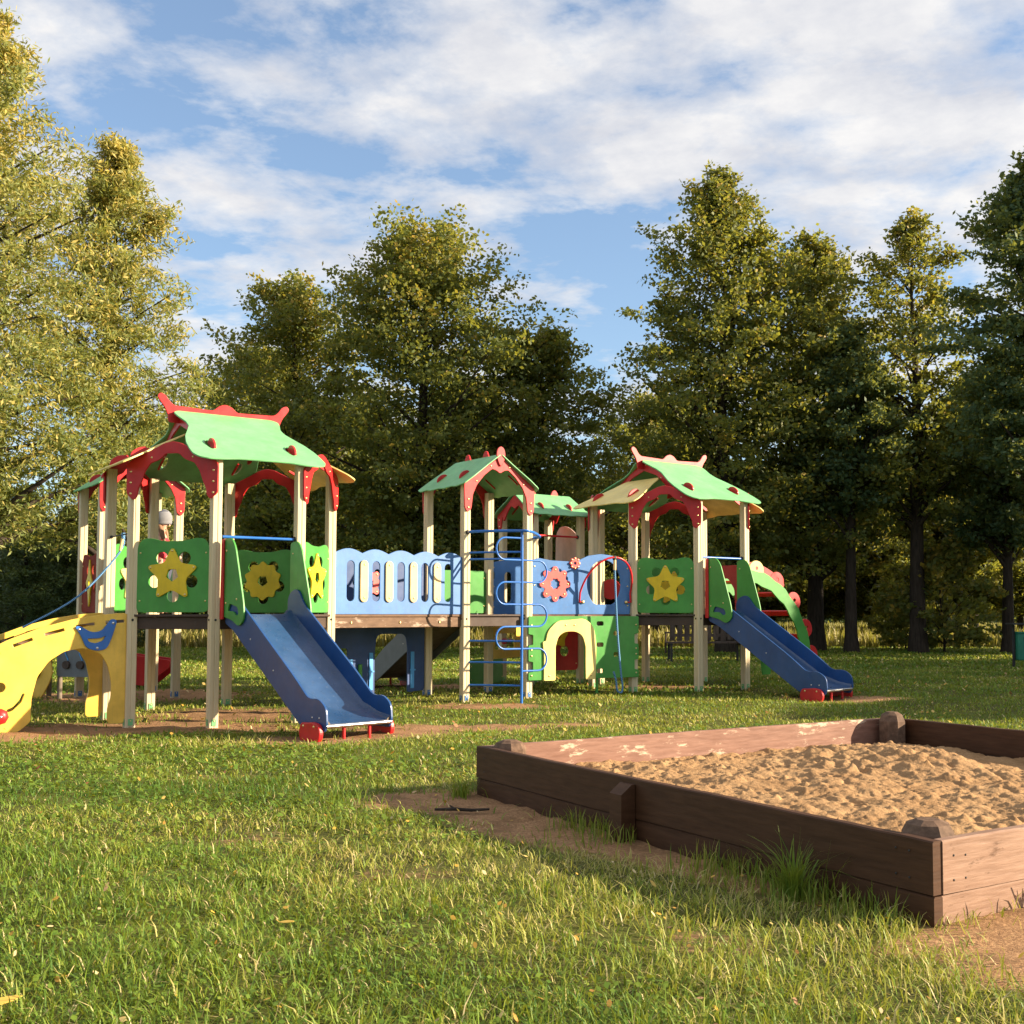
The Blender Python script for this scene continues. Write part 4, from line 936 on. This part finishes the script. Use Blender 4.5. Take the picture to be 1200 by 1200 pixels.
# --- petal arch climber on the right tower
def petal_arch():
    d = Vector((math.cos(R(36)), math.sin(R(36)), 0)); A, B = Q[3]+d*.04, Q[4]+d*.04
    Lr = 1.38
    def cen(t):   # t 0..1 along quarter ellipse
        a = math.pi/2*(1-t); return (Lr*math.cos(a), .10+1.58*math.sin(a)) if False else (Lr*math.sin(math.pi/2*t), .08+1.62*math.cos(math.pi/2*t))
    for i, base in enumerate((A, B)):
        g = gz(base.x, base.y); outp = []; inp = []
        for k in range(19):
            t = k/18; x, z = cen(t); nx, nz = math.sin(math.pi/2*t)*1.62, math.cos(math.pi/2*t)*Lr; l = math.hypot(nx, nz); nx /= l; nz /= l
            w = .10+.014*math.cos(k*1.9); outp.append((x+nx*w, z+nz*w+g)); inp.append((x-nx*w, z-nz*w+g))
        mb = MB(); mb.plate([outp+inp[::-1]], .026, base, d, ZV)
        arm = mb.build('arch_climber', 'green', CX, 'green curved rail of the petal climber on the right tower')
        nn = d.cross(ZV)
        if i == 1 or True:
            rb = MB(); q = nn*(-.03 if i == 0 else -.03)
            o = []; inn = []
            for k in range(14):
                t = k/13*.42; x, z = cen(t); o.append((x+.02, z+.22+g)); inn.append((x*.9, z+.02+g-.0))
            rb.plate([fillet(o+inn[::-1], .03)], .02, base+q*1.0, d, ZV); rb.build('side_plate', 'pyellow' if i else 'red', arm)
    # petals = rungs with rounded ends standing across
    w = (B-A); wl = w.length; wn = w.normalized()
    nnn = d.cross(ZV)
    for bi, base in enumerate((A, B)):
        for j, t in enumerate((.10, .30, .50, .70, .87)):
            x, z = cen(t); nx, nz = math.sin(math.pi/2*t)*1.62, math.cos(math.pi/2*t)*Lr; l = math.hypot(nx, nz); nx /= l; nz /= l
            px, pz = x+nx*.10, z+nz*.10+gz(base.x, base.y); tx, tz = nz, -nx
            o = [(-.15, -.12), (.15, -.12), (.17, .0), (.13, .12), (.04, .17), (-.07, .16), (-.15, .08)]
            o = fillet([(px+tx*a+nx*b, pz+tz*a+nz*b) for a, b in o], .07, 4)
            mb = MB(); mb.plate([o, circ(px+nx*.05, pz+nz*.05, .035, 10)], .022, base-nnn*.026, d, ZV)
            mb.build('petal', 'pyellow' if j == 0 else 'red', CX)
    for j, t in enumerate((.2, .38, .56, .74, .9)):
        x, z = cen(t); c = A+d*x+ZV*(z+gz(A.x, A.y)); mb = MB(); mb.box(c+wn*wl/2, (wl-.03, .10, .028), wn, Y=(d*math.cos(R(90*t))-ZV*math.sin(R(90*t)))); mb.build('rung', 'red', CX)
    O, X, L, nn = side(Q[3], Q[4]); cxx = L/2
    mb = MB(); o = fillet([(.06, DK+.02), (.06, DK+.78), (L-.06, DK+.78), (L-.06, DK+.02), (cxx+.28, DK+.02), (cxx+.26, DK+.4), (cxx+.12, DK+.58), (cxx-.12, DK+.58), (cxx-.26, DK+.4), (cxx-.28, DK+.02)], .05, 5)
    mb.plate([o], .022, O, X, ZV); mb.build('entry_arch', 'red', CX, 'red arched entry board of the right tower')
petal_arch()

# --- play counter next to the rear left tower
def toy_counter():
    t = thing('toy_wall', 'grey and yellow activity board on posts behind the yellow arched stair', 'play panel', (-7.55, 15.7, gz(-7.55, 15.7)))
    g = gz(-7.4, 15.7); a = Vector((-7.35, 15.75, g)); X = Vector((.97, -.24, 0))
    mb = MB(); mb.plate([fillet([(0, .30), (.58, .30), (.58, .92), (0, .92)], .05)], .022, a, X, ZV); bd = mb.build('board', 'grey', t)
    nn = X.cross(ZV).normalized()
    for x in (.16, .38):
        wv = MB(); wv.tube([a+X*(x+.03*math.sin(k*.9))+ZV*(.88-k*.045)+nn*.02 for k in range(9)], .008, 6); wv.tube([a+X*x+ZV*.46+nn*.01, a+X*x+ZV*.46+nn*.05], .055, 10, 1); wv.build('track', ['lblue', 'bench'], bd)
    mb = MB(); mb.box(a+X*.60+ZV*.6+nn*.02, (.03, .03, .6), X); mb.build('edge_trim', 'cream', t)
    y = a-X*.34+nn*.1
    mb = MB(); mb.plate([smooth([(0, .05), (.12, -.02), (.24, .12), (.34, .35), (.30, .6), (.34, .85), (.2, 1.0), (.05, .95), (.02, .7), (-.06, .4)])], .022, y, X, ZV); yb = mb.build('yellow_board', 'yellow', t)
    for z in (.36, .72):
        wv = MB(); wv.tube([y+X*.08+ZV*z+nn*.01, y+X*.08+ZV*z+nn*.05], .085, 14); wv.tube([y+X*.08+ZV*z+nn*.05, y+X*.08+ZV*z+nn*.06], .03, 10, 1); wv.build('wheel', ['black', 'steel'], yb)
    for x in (.02, .50, -.15):
        lg = MB(); p = a+X*x-nn*.03; lg.tube([p-ZV*.05, p+ZV*.9], .035, 8); lg.build('leg', 'oldgrey', t)
toy_counter()
def rocker():
    g = gz(-6.7, 17.6); t = thing('rocker_seat', 'red boat shaped rocking seat on the lawn behind the left tower posts', 'rocker', (-6.85, 17.5, g))
    c = Vector((-6.85, 17.5, g)); X = Vector((1, 0, 0))
    for s in (-1, 1):
        mb = MB(); mb.plate([fillet([(-.40, .52, .05), (-.28, .50), (.32, .42), (.46, .40, .03), (.45, .30, .03), (.10, .02, .05), (-.12, .05, .05), (-.42, .30, .05)], .04)], .03, c+Vector((0, s*.2, 0)), X, ZV); mb.build('side', 'red', t)
    mb = MB(); mb.box(c+ZV*.36, (.6, .38, .03), X); mb.build('seat', 'tube', t)
    mb = MB(); mb.tube([c+Vector((.07*math.cos(k*.8), .07*math.sin(k*.8), .008*k)) for k in range(28)], .012, 6); mb.build('spring', 'black', t)
rocker()

# ------------------------------------------------------------------ child on the rear bridge
def child():
    base = Vector((-5.72, 15.08, DK)); t = thing('person', 'child in a light grey knitted hat and red jacket standing on the rear walkway', 'person', base)
    def skin(name, vs, es, rs, mat, sub=2):
        me = bpy.data.meshes.new(name); me.from_pydata([Vector(v) for v in vs], es, []); o = bpy.data.objects.new(name, me); C.objects.link(o)
        m = o.modifiers.new('s', 'SKIN'); 
        for i, r in enumerate(rs): me.skin_vertices[0].data[i].radius = (r, r) if not isinstance(r, tuple) else r
        me.skin_vertices[0].data[0].use_root = True
        s = o.modifiers.new('b', 'SUBSURF'); s.levels = sub; s.render_levels = sub
        dg = bpy.context.evaluated_depsgraph_get(); dg.update(); m2 = bpy.data.meshes.new_from_object(o.evaluated_get(dg))
        bpy.data.objects.remove(o); m2.materials.clear(); m2.materials.append(M[mat]); m2.polygons.foreach_set('use_smooth', [True]*len(m2.polygons))
        ob = bpy.data.objects.new(name, m2); C.objects.link(ob); ob.parent = t; return ob
    # faces +x
    body = [(0, 0, .62), (0, 0, .80), (0, 0, .98), (.0, 0, 1.06), (.01, 0, 1.12), (.02, 0, 1.2), (0.02, 0, 1.27),
            (0, .12, .99), (.03, .16, .82), (.14, .15, .72), (.22, .13, .76), (0, -.12, .99), (.03, -.16, .82), (.14, -.15, .72), (.22, -.13, .76),
            (0, .07, .58), (.01, .08, .32), (-.01, .08, .06), (.09, .08, .03), (0, -.07, .58), (.01, -.08, .32), (-.01, -.08, .06), (.09, -.08, .03)]
    es = [(0, 1), (1, 2), (2, 3), (3, 4), (4, 5), (5, 6), (2, 7), (7, 8), (8, 9), (9, 10), (2, 11), (11, 12), (12, 13), (13, 14), (0, 15), (15, 16), (16, 17), (17, 18), (0, 19), (19, 20), (20, 21), (21, 22)]
    rs = [.10, .095, .09, .045, .045, .085, .075, .05, .04, .032, .025, .05, .04, .032, .025, .07, .05, .035, .03, .07, .05, .035, .03]
    skin('body', body, es, rs, 'skin')
    skin('jacket', [(0, 0, .56), (0, 0, .72), (0, 0, .88), (0, 0, 1.075), (0, .13, .99), (.03, .17, .82), (.13, .155, .73), (0, -.13, .99), (.03, -.17, .82), (.13, -.155, .73)],
         [(0, 1), (1, 2), (2, 3), (3, 4), (4, 5), (5, 6), (3, 7), (7, 8), (8, 9)], [.13, .125, .12, .095, .065, .055, .045, .065, .055, .045], 'jacket')
    skin('trousers', [(0, 0, .6), (0, .07, .56), (.01, .08, .32), (-.01, .08, .08), (0, -.07, .56), (.01, -.08, .32), (-.01, -.08, .08)], [(0, 1), (1, 2), (2, 3), (0, 4), (4, 5), (5, 6)], [.11, .085, .065, .055, .085, .065, .055], 'pants')
    # hat
    mb = MB(); n = 20; rings = []
    for (r, z) in ((.104, 1.165), (.117, 1.175), (.121, 1.195), (.117, 1.205), (.126, 1.22), (.121, 1.235), (.127, 1.25), (.120, 1.265), (.121, 1.28), (.110, 1.296), (.107, 1.312), (.090, 1.328), (.078, 1.342), (.055, 1.354), (.03, 1.362), (0.004, 1.366)): rings.append((r, z))
    vs = [base+Vector((.008+r*1.04*(1+.012*math.cos(k*math.pi))*math.cos(2*math.pi*k/n)-.01*(z-1.2), r*.94*(1+.012*math.cos(k*math.pi))*math.sin(2*math.pi*k/n), z+.12*(-(math.cos(2*math.pi*k/n))*-.12))) for r, z in rings for k in range(n)]
    mb.add(vs, [[i*n+k, i*n+(k+1) % n, (i+1)*n+(k+1) % n, (i+1)*n+k] for i in range(len(rings)-1) for k in range(n)], 0, True); mb.build('hat', 'hat', t)
    mb = MB()
    mb.tube([base+Vector((-.02, .07, 1.2)), base+Vector((.02, .10, 1.08)), base+Vector((.05, .11, .93))], [.03, .035, .015], 8); mb.tube([base+Vector((-.02, -.07, 1.2)), base+Vector((.04, -.10, 1.08)), base+Vector((.09, -.11, .92))], [.03, .035, .015], 8)
    mb.build('hair', 'hair', t)
    mb = MB(); mb.dome(base+Vector((.105, 0, 1.165)), .016, (1, 0, 0), 0); mb.build('nose', 'skin', t)
    for q in (-1, 1): mb = MB(); mb.dome(base+Vector((.094, q*.034, 1.195)), .009, (1, 0, 0)); mb.build('eye', 'black', t)
    mb = MB(); mb.box(base+Vector((.095, 0, 1.125)), (.008, .035, .008), (1, 0, 0), b=.002); mb.build('mouth', 'brick', t)
child()

# ------------------------------------------------------------------ bench and bin
def bench():
    c = Vector((2.55, 27.0, gz(2.5, 27))); t = thing('park_bench', 'dark weathered wooden bench with a back of upright boards, under the trees', 'bench', c)
    X = Vector((.99, .1, 0)).normalized(); Y = Vector((-X.y, X.x, 0)); rr = random.Random(4)
    mb = MB()
    for k in range(3): mb.box(c+Y*(-.18+k*.15)+ZV*.45, (1.9, .13, .04), X)
    mb.build('seat', 'bench', t)
    bk = MB(); n = 11
    for k in range(n): bk.box(c+X*(-.85+k*.17)-Y*.28+ZV*(.74+rr.uniform(-.01, .03)), (.12, .03, .52+rr.uniform(-.03, .05)), X+ZV*rr.uniform(-.03, .03), Y+ZV*.15)
    bk.box(c-Y*.25+ZV*.62, (1.8, .03, .07), X); bk.build('backrest', 'bench', t)
    for s in (-1, -.1, .9):
        lg = MB(); lg.box(c+X*s*.86-Y*.2+ZV*.2, (.05, .05, .5), X); lg.box(c+X*s*.86+Y*.18+ZV*.2, (.05, .05, .5), X); lg.box(c+X*s*.86+ZV*.41, (.04, .42, .04), X); lg.build('leg', 'black', t)
    ar = MB(); ar.box(c-X*.93+ZV*.68, (.05, .5, .035), X); ar.box(c-X*.93+Y*.2+ZV*.45, (.04, .04, .5), X); ar.build('armrest', 'bench', t)
bench()
def bin_():
    c = Vector((8.75, 23.6, gz(8.7, 23.6))); t = thing('litter_bin', 'dark green litter bin with a flat cap at the right edge of the lawn', 'bin', c); X = Vector((1, 0, 0))
    for s in (-1, 1):
        mb = MB(); mb.box(c+X*s*.25+ZV*.42, (.05, .05, .96), X); mb.build('post', 'black', t)
    mb = MB(); f = []
    mb.box(c+ZV*.45, (.42, .34, .56), X, b=.02); mb.box(c+ZV*.735, (.44, .36, .03), X); mb.box(c+ZV*.60-Vector((0, .175, 0)), (.2, .012, .1), X, mi=1); mb.build('body', ['bin', 'black'], t)
    mb = MB(); mb.box(c+ZV*.91, (.66, .46, .035), X); mb.build('cap', 'black', t)
bin_()

# ------------------------------------------------------------------ trees
def leafmesh(rg, Cn, Rd, per, L, W, droop=0., spread=(1, 1, .6), tint0=None, tmu=.4, tsd=.17, ztint=0., fall=1.0, dirs=None):
    """rhombic leaves gathered in clumps round the centres Cn"""
    m = len(Cn); n = m*per; c = np.repeat(Cn, per, 0); r = np.repeat(Rd, per)
    off = rg.normal(0, 1, (n, 3)); off /= np.linalg.norm(off, axis=1)[:, None]; off *= (rg.random(n)**(.45*fall))[:, None]
    off *= np.array(spread)*r[:, None]
    if dirs is not None:
        q = rg.uniform(-1, 1, n); off = off*(.85-.55*q)[:, None]*.85+np.repeat(dirs, per, 0)*(q*r*1.35)[:, None]; off[:, 2] -= .18*r*q*q
    p = c+off
    p += rg.normal(0, .05+.10*(r[:, None]**.5), p.shape)*np.array([1, 1, .7])
    a = rg.normal(0, 1, (n, 3)); a[:, 2] = a[:, 2]*.7-droop; a /= np.linalg.norm(a, axis=1)[:, None]
    b = rg.normal(0, 1, (n, 3)); b -= a*(a*b).sum(1)[:, None]; b /= np.linalg.norm(b, axis=1)[:, None]
    s = rg.uniform(.65, 1.35, n)[:, None]; a = a*L/2*s; b = b*W/2*s
    V = np.stack([p-a, p-a*.1-b, p+a, p-a*.1+b], 1).reshape(-1, 3)
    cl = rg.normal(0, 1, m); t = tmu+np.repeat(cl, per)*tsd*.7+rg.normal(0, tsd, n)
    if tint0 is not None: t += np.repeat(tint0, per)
    yl = rg.random(n) < .035; t = np.where(yl, .95, t)
    return V, np.clip(t, 0, 1), n
def treemesh(seed, H, cb, Rm, nclump, per, L, W, shape='oval', mat='leaf', tmu=.38, trunk_r=.28, lean=0, skew=(0, 0), limbs=26, leafy=1.0):
    rg = np.random.default_rng(seed); cs = []; rr = []
    ph = rg.uniform(0, 6.28, 6); nclump = int(nclump*2.2); per = int(per/2.6*leafy)
    while len(cs) < nclump:
        t = rg.random(); 
        if shape == 'oval': env = (math.sin(math.pi*min(1, (t*.94+.05)**.75)))**.62
        elif shape == 'broad': env = (math.sin(math.pi*min(1, (t*.90+.07)**.85)))**.5
        elif shape == 'cone': env = (1-t)**.75*.95+.07
        else: env = (math.sin(math.pi*min(1, (t*.9+.08)**.6)))**.55
        a = rg.uniform(0, 2*math.pi)
        env *= 1+.20*math.sin(2*a+ph[0]+t*4)+.16*math.sin(5*a+ph[1]+t*9)+.16*math.sin(t*19+ph[2]+a*2)+.10*math.sin(t*37+ph[3]+a*3)
        q = rg.random()**.42 if rg.random() < .8 else rg.random()
        r = Rm*env*q*(.93 if rg.random() < .85 else 1.12)
        z = cb+(H-cb)*t; cs.append((math.cos(a)*r+skew[0]*t, math.sin(a)*r+skew[1]*t, z-.12*r)); rr.append(rg.uniform(.28, 1.05)*(.55+.45*env)*Rm/4.1)
    cs = np.array(cs); rr = np.array(rr)
    dirs = cs.copy(); dirs[:, 2] = .12*np.hypot(cs[:, 0], cs[:, 1]); dirs += rg.normal(0, .35, dirs.shape)*Rm*.4; dirs[:, 2] += np.clip((cs[:, 2]-cb)/(H-cb)-.5, 0, 1)*Rm*.9
    dirs /= np.linalg.norm(dirs, axis=1)[:, None]+1e-6
    if shape == 'willow': dirs[:, 2] -= .15
    hz = (cs[:, 2]-cb)/(H-cb); V, T, n = leafmesh(rg, cs, rr, per, L, W, .1 if shape != 'willow' else .6, (1, 1, .5) if shape != 'willow' else (.8, .8, 1.15), (hz-.5)*.30, tmu, dirs=dirs)  # leaf tint rises with height: sunlight on the crown top put into the colour
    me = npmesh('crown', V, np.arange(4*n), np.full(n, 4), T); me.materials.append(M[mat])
    # wood
    mb = MB(); k = 12; tp = []; trr = []
    for i in range(k+1):
        t = i/k; tp.append(Vector((skew[0]*t*.7+.12*math.sin(t*5+ph[3])*t+lean*t, skew[1]*t*.7+.10*math.sin(t*4+ph[4])*t, -.2+(H*.88+.2)*t))); trr.append(trunk_r*(1-.88*t)*(1.35 if i == 0 else 1))
    mb.tube(tp, trr, 10)
    order = rg.permutation(nclump)[:limbs]
    for j in order:
        c = Vector(cs[j]); zt = max(cb*.75, c.z-(.25+.5*rg.random())*math.hypot(c.x, c.y)-.3); zt = min(zt, H*.85); t = (zt+.2)/(H*.88+.2)
        i = min(k-1, int(t*k)); f = t*k-i; s = tp[i].lerp(tp[i+1], f); r0 = trr[min(i+1, k)]*.5
        mid = s.lerp(c, .5)+Vector((rg.normal(0, .15), rg.normal(0, .15), .15)); mb.tube([s, s.lerp(mid, .5)+Vector((0, 0, .03)), mid, c], [r0, r0*.75, r0*.5, .012], 6)
    me2 = bpy.data.meshes.new('trunk'); me2.from_pydata(mb.v, [], mb.f); me2.materials.append(M['bark']); me2.polygons.foreach_set('use_smooth', [True]*len(me2.polygons))
    return me, me2
def plant(meshes, name, x, y, rz, sc, lab, cat='tree', group=None):
    z = gz(x, y) if y < 60 else .1
    t = bpy.data.objects.new(name, None); C.objects.link(t); t.location = (x, y, z); t.rotation_euler = (0, 0, R(rz)); t.scale = (sc,)*3 if not isinstance(sc, tuple) else sc
    tag(t, lab, cat, group)
    for me, nm in zip(meshes, ('crown', 'trunk')):
        o = bpy.data.objects.new(nm, me); C.objects.link(o); o.parent = t
    return t
def PX(px, Z): return (px-700)/1350*Z
FT = 'leafy trees along the far side of the lawn'
# willows, near left
w1 = treemesh(101, 13.6, 2.9, 2.6, 330, 370, .135, .036, 'willow', 'willow', .62, .32, limbs=110)
w2 = treemesh(102, 11.9, 2.9, 1.8, 190, 350, .135, .036, 'willow', 'willow', .62, .22, limbs=80)
plant(w1, 'willow_tree', PX(-48, 23), 23, 0, 1, 'large yellow green willow at the left edge, its top out of frame', group='sunlit willows at the left')
plant(w2, 'willow_tree', PX(126, 26), 26, 40, (1, 1, 1), 'smaller rounded willow just right of the large willow', group='sunlit willows at the left')
# middle and right row
def T(seed, px, Z, top, wpx, cbpx, lab, shape='oval', mat='leaf', tmu=.36, ncl=230, per=380, tr=.28, L=.135, W=.085, skew=(0, 0), limbs=70):
    H = (720-top)*Z/1350+1.2-.1; Rm = wpx/2*Z/1350; cb = max(.6, (720-cbpx)*Z/1350+1.2)
    plant(treemesh(seed, H, cb, Rm, ncl, per, L, W, shape, mat, tmu, tr, skew=skew, limbs=limbs, leafy=.62), 'linden_tree', PX(px, Z), Z, 0, 1, lab, group=FT)
T(1, 345, 37, 330, 220, 640, 'rounded linden behind the left tower roof, lower than its right neighbour', 'broad', tmu=.45)
T(2, 300, 43, 410, 200, 690, 'low dark linden filling the gap between the willows and the rounded linden', 'broad', tmu=.36)
T(3, 492, 34, 262, 280, 660, 'broad tall linden rising behind the left bridge', 'broad', tmu=.42, ncl=300, per=420, tr=.32)
T(4, 625, 35, 385, 190, 660, 'spreading linden with drooping right side behind the middle tower', 'broad', tmu=.36, ncl=190)
T(5, 765, 44, 465, 190, 690, 'low linden in the dip between the two groups of trees', 'broad', tmu=.34)
T(6, 850, 33, 205, 235, 700, 'tallest linden, standing right behind the right tower', 'oval', tmu=.40, ncl=290, per=420, tr=.28)
T(7, 955, 35, 278, 230, 660, 'full linden between the tallest linden and the thin sparse one', 'oval', tmu=.36, ncl=250)
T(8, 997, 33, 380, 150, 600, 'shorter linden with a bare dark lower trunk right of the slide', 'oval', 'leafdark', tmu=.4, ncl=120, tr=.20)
T(9, 1075, 33, 250, 165, 610, 'slender sparse linden with a long visible trunk', 'oval', tmu=.46, ncl=120, per=280, tr=.25, limbs=110)
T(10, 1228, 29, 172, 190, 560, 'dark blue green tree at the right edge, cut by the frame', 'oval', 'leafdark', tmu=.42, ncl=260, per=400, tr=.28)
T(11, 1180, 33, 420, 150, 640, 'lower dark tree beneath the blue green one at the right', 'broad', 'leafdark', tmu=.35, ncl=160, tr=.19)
# second row and understory (shared meshes)
v1 = treemesh(201, 9.5, 1.9, 3.6, 170, 560, .17, .11, 'broad', 'leaf', .48, .2, limbs=14)
v2 = treemesh(202, 8.0, 1.6, 3.4, 150, 560, .17, .11, 'broad', 'leaf', .58, .17, limbs=14)
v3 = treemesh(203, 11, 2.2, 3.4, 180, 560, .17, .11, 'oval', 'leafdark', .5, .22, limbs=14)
back = [(395, 52, 1.1, 0), (455, 47, .75, 1), (540, 50, 1.0, 2), (600, 55, .95, 1), (660, 48, .75, 0), (720, 56, .9, 1), (790, 50, .9, 2), (850, 55, .8, 0), (905, 47, .85, 1), (960, 52, .95, 1), (1020, 46, .8, 1), (1040, 58, 1.05, 0), (1110, 47, .8, 1), (1140, 55, 1.1, 2), (1195, 47, .9, 1), (230, 56, .8, 0), (180, 60, 1.0, 2), (280, 50, .72, 2)]
where = ['behind the left tower roof', 'behind the left bridge railing', 'behind the middle tower left posts', 'behind the middle tower right posts', 'behind the oval railing opening', 'left of the right tower', 'behind the right tower front panel', 'behind the right slide guards', 'behind the petal climber', 'left of the bare lower trunk', 'just right of the bare lower trunk', 'further back between the two bare trunks', 'right of the sparse linden trunk', 'deep behind the sparse linden', 'at the right edge above the litter bin', 'behind the left slide top', 'behind the left tower star panel', 'between the left tower and the first bridge']
for i, (px, Z, sc, k) in enumerate(back):
    plant((v1, v2, v3)[k], 'background_tree', PX(px, Z), Z, i*47, (sc*1.05, sc*1.05, sc), ('mid green', 'yellow green', 'dark green')[k]+' bushy background tree '+where[i], group='bushy background trees of the second row')
# bushes / saplings at left and by the trunk
s1 = treemesh(301, 4.4, .2, 1.25, 90, 260, .14, .03, 'cone', 'spruce', .5, .08, limbs=20)
for (px, Z, sc, lab) in ((28, 30, 1.0, 'young spruce at the far left under the willow'), (-25, 33, 1.2, 'dark young spruce cut by the left edge'), (80, 31, .9, 'young spruce beside the red star panel'), (160, 38, .8, 'small spruce seen between the left tower posts')):
    plant(s1, 'spruce_sapling', PX(px, Z), Z, px, sc, lab, group='young spruces at the left')
b1 = treemesh(302, 5.6, .2, 3.0, 130, 300, .17, .11, 'broad', 'leafdark', .5, .08, limbs=16)
for (px, Z, sc, lab) in ((15, 44, .88, 'dark leafy bush mass behind the spruces at the left edge'), (75, 46, .8, 'dark bush behind the red star panel'), (130, 48, .8, 'dark bush behind the left tower posts'), (-40, 42, .95, 'tall dark bush cut by the left edge')):
    plant(b1, 'bush', PX(px, Z), Z, px*2, sc, lab, 'bush', 'dark bushes at the far left')
b2 = treemesh(303, 3.2, .3, 1.5, 45, 150, .16, .11, 'broad', 'leaf', .55, .04, limbs=30)
plant(b2, 'shrub', PX(1105, 33.5), 33.5, 0, 1, 'thin many stemmed shrub at the foot of the sparse linden', 'shrub')
plant(b2, 'shrub', PX(1060, 36), 36, 90, .8, 'small shrub left of the sparse linden trunk', 'shrub')

# trees outside the frame on the right, whose long shadows lie over the lawn
o1 = treemesh(401, 7.0, .3, 2.6, 170, 240, .24, .17, 'broad', 'leaf', .4, .15, limbs=8)
o2 = treemesh(402, 13, 1.0, 4.2, 230, 240, .28, .2, 'oval', 'leaf', .4, .25, limbs=8)
for i, (x, y, sc, k, lab) in enumerate(((21.5, 13.7, .84, 0, 'low'), (21, 16.6, .86, 0, 'low'), (22, 19.2, .98, 0, 'low'), (21, 22, 1.03, 0, 'low'), (21.5, 25.2, 1.03, 0, 'low'), (24, 33, .9, 1, 'tall'))):
    plant((o1, o2)[k], 'park_tree', x, y, i*70, sc, '%s linden beyond the right edge, shading the lawn' % lab, group='park trees right of the frame, %s ones' % lab)

# far field and woods
def field():
    rg = np.random.default_rng(31); n = 60000; y = 38+42*rg.random(n)**1.3; x = rg.uniform(-.56, .42, n)*y
    V, F, Cn, Tt = blades(rg, x, y, rg.uniform(.25, .75, n), rg.uniform(.03, .09, n), np.clip(rg.normal(.3, .2, n), .02, .9), rg.random(n), z=np.full(n, .08))
    me = npmesh('field_grass', V, F, Cn, Tt); me.materials.append(M['fieldgrass']); o = bpy.data.objects.new('field_grass', me); C.objects.link(o)
    tag(o, 'tall pale dry meadow grass beyond the trees', 'grass', kind='stuff')
    rg = np.random.default_rng(32); m = 620; a = rg.uniform(-.62, .5, m); Z = rg.uniform(88, 120, m); c = np.stack([a*Z, Z, rg.uniform(.3, 1, m)*rg.uniform(2, 9.5, m)], 1)
    V, t, n = leafmesh(rg, c, rg.uniform(1.5, 3, m), 130, .6, .42, tmu=.45)
    me = npmesh('far_wood', V, np.arange(4*n), np.full(n, 4), t); me.materials.append(M['leafdark']); o = bpy.data.objects.new('far_wood', me); C.objects.link(o)
    tag(o, 'dark far wood beyond the meadow', 'wood', kind='stuff')
field()

# ------------------------------------------------------------------ camera, light, sky
cam = bpy.data.cameras.new('camera'); co = bpy.data.objects.new('camera', cam); C.objects.link(co)
pitch = R(3.25); co.location = (0, 0, 1.2); co.rotation_euler = (math.pi/2+pitch, 0, 0)
cam.sensor_width = 36; cam.sensor_fit = 'HORIZONTAL'; cam.lens = 40.5; cam.shift_x = -100/1200; cam.shift_y = 43.3/1200; cam.clip_end = 3000; cam.clip_start = .05
scn.camera = co
sd = Vector((math.cos(EL)*math.cos(AZ), math.cos(EL)*math.sin(AZ), math.sin(EL)))
sun = bpy.data.lights.new('sun', 'SUN'); sun.energy = 5.0; sun.angle = R(.5); sun.color = (1.0, .83, .60)
so = bpy.data.objects.new('sun', sun); C.objects.link(so); so.rotation_euler = sd.to_track_quat('Z', 'Y').to_euler(); so.location = (10, 0, 20)
w = bpy.data.worlds.new('World'); scn.world = w; w.use_nodes = True; t = w.node_tree
bg = t.nodes['Background']; bg.inputs[1].default_value = .052
sky = t.nodes.new('ShaderNodeTexSky'); sky.sky_type = 'NISHITA'; sky.sun_disc = False; sky.sun_elevation = EL; sky.sun_rotation = math.pi/2-AZ; sky.air_density = 1.0; sky.dust_density = .6; sky.ozone_density = 1.5
tc = t.nodes.new('ShaderNodeTexCoord'); sx = t.nodes.new('ShaderNodeSeparateXYZ'); t.links.new(tc.outputs['Generated'], sx.inputs[0])
def math_(op, a, b=None, c=None):
    n = t.nodes.new('ShaderNodeMath'); n.operation = op
    for i, v in enumerate((a, b, c)):
        if v is None: continue
        if isinstance(v, (int, float)): n.inputs[i].default_value = v
        else: t.links.new(v, n.inputs[i])
    return n.outputs[0]
zz = math_('ADD', math_('MAXIMUM', sx.outputs[2], 0), .10)
cv = t.nodes.new('ShaderNodeCombineXYZ'); t.links.new(math_('DIVIDE', sx.outputs[0], zz), cv.inputs[0]); t.links.new(math_('DIVIDE', sx.outputs[1], zz), cv.inputs[1])
mp = t.nodes.new('ShaderNodeMapping'); t.links.new(cv.outputs[0], mp.inputs[0]); mp.inputs['Location'].default_value = (2.3, 4.1, 0); mp.inputs['Rotation'].default_value = (0, 0, R(20))
def nz(scale, det, rough, loc=None, dist=0.):
    n = t.nodes.new('ShaderNodeTexNoise'); n.inputs['Scale'].default_value = scale; n.inputs['Detail'].default_value = det; n.inputs['Roughness'].default_value = rough; n.inputs['Distortion'].default_value = dist
    t.links.new(mp.outputs[0], n.inputs['Vector']); return n.outputs[0]
big = nz(1.15, 2, .5); fine = nz(3.6, 10, .6, dist=.1)
dens = math_('ADD', math_('MULTIPLY', big, .42), math_('MULTIPLY', fine, .68))
dens = math_('ADD', dens, math_('MULTIPLY', math_('SUBTRACT', math_('MINIMUM', sx.outputs[2], .55), .27), .30))
mask = ramp(t, dens, [(.485, 0.0), (.55, .52), (.64, .95)])
shade = ramp(t, nz(4.2, 7, .6), [(.35, (4.5, 4.6, 5.0)), (.65, (6.5, 6.35, 6.2))])
skyc = mixc(t, .14, mixc(t, 1.0, sky.outputs[0], (1.35, 1.45, 1.55), 'MULTIPLY'), (3.6, 4.1, 4.9))
t.links.new(mixc(t, mask, skyc, shade), bg.inputs[0])
scn.view_settings.view_transform = 'Standard'; scn.view_settings.look = 'None'; scn.view_settings.gamma = 1; scn.view_settings.exposure = 1.58
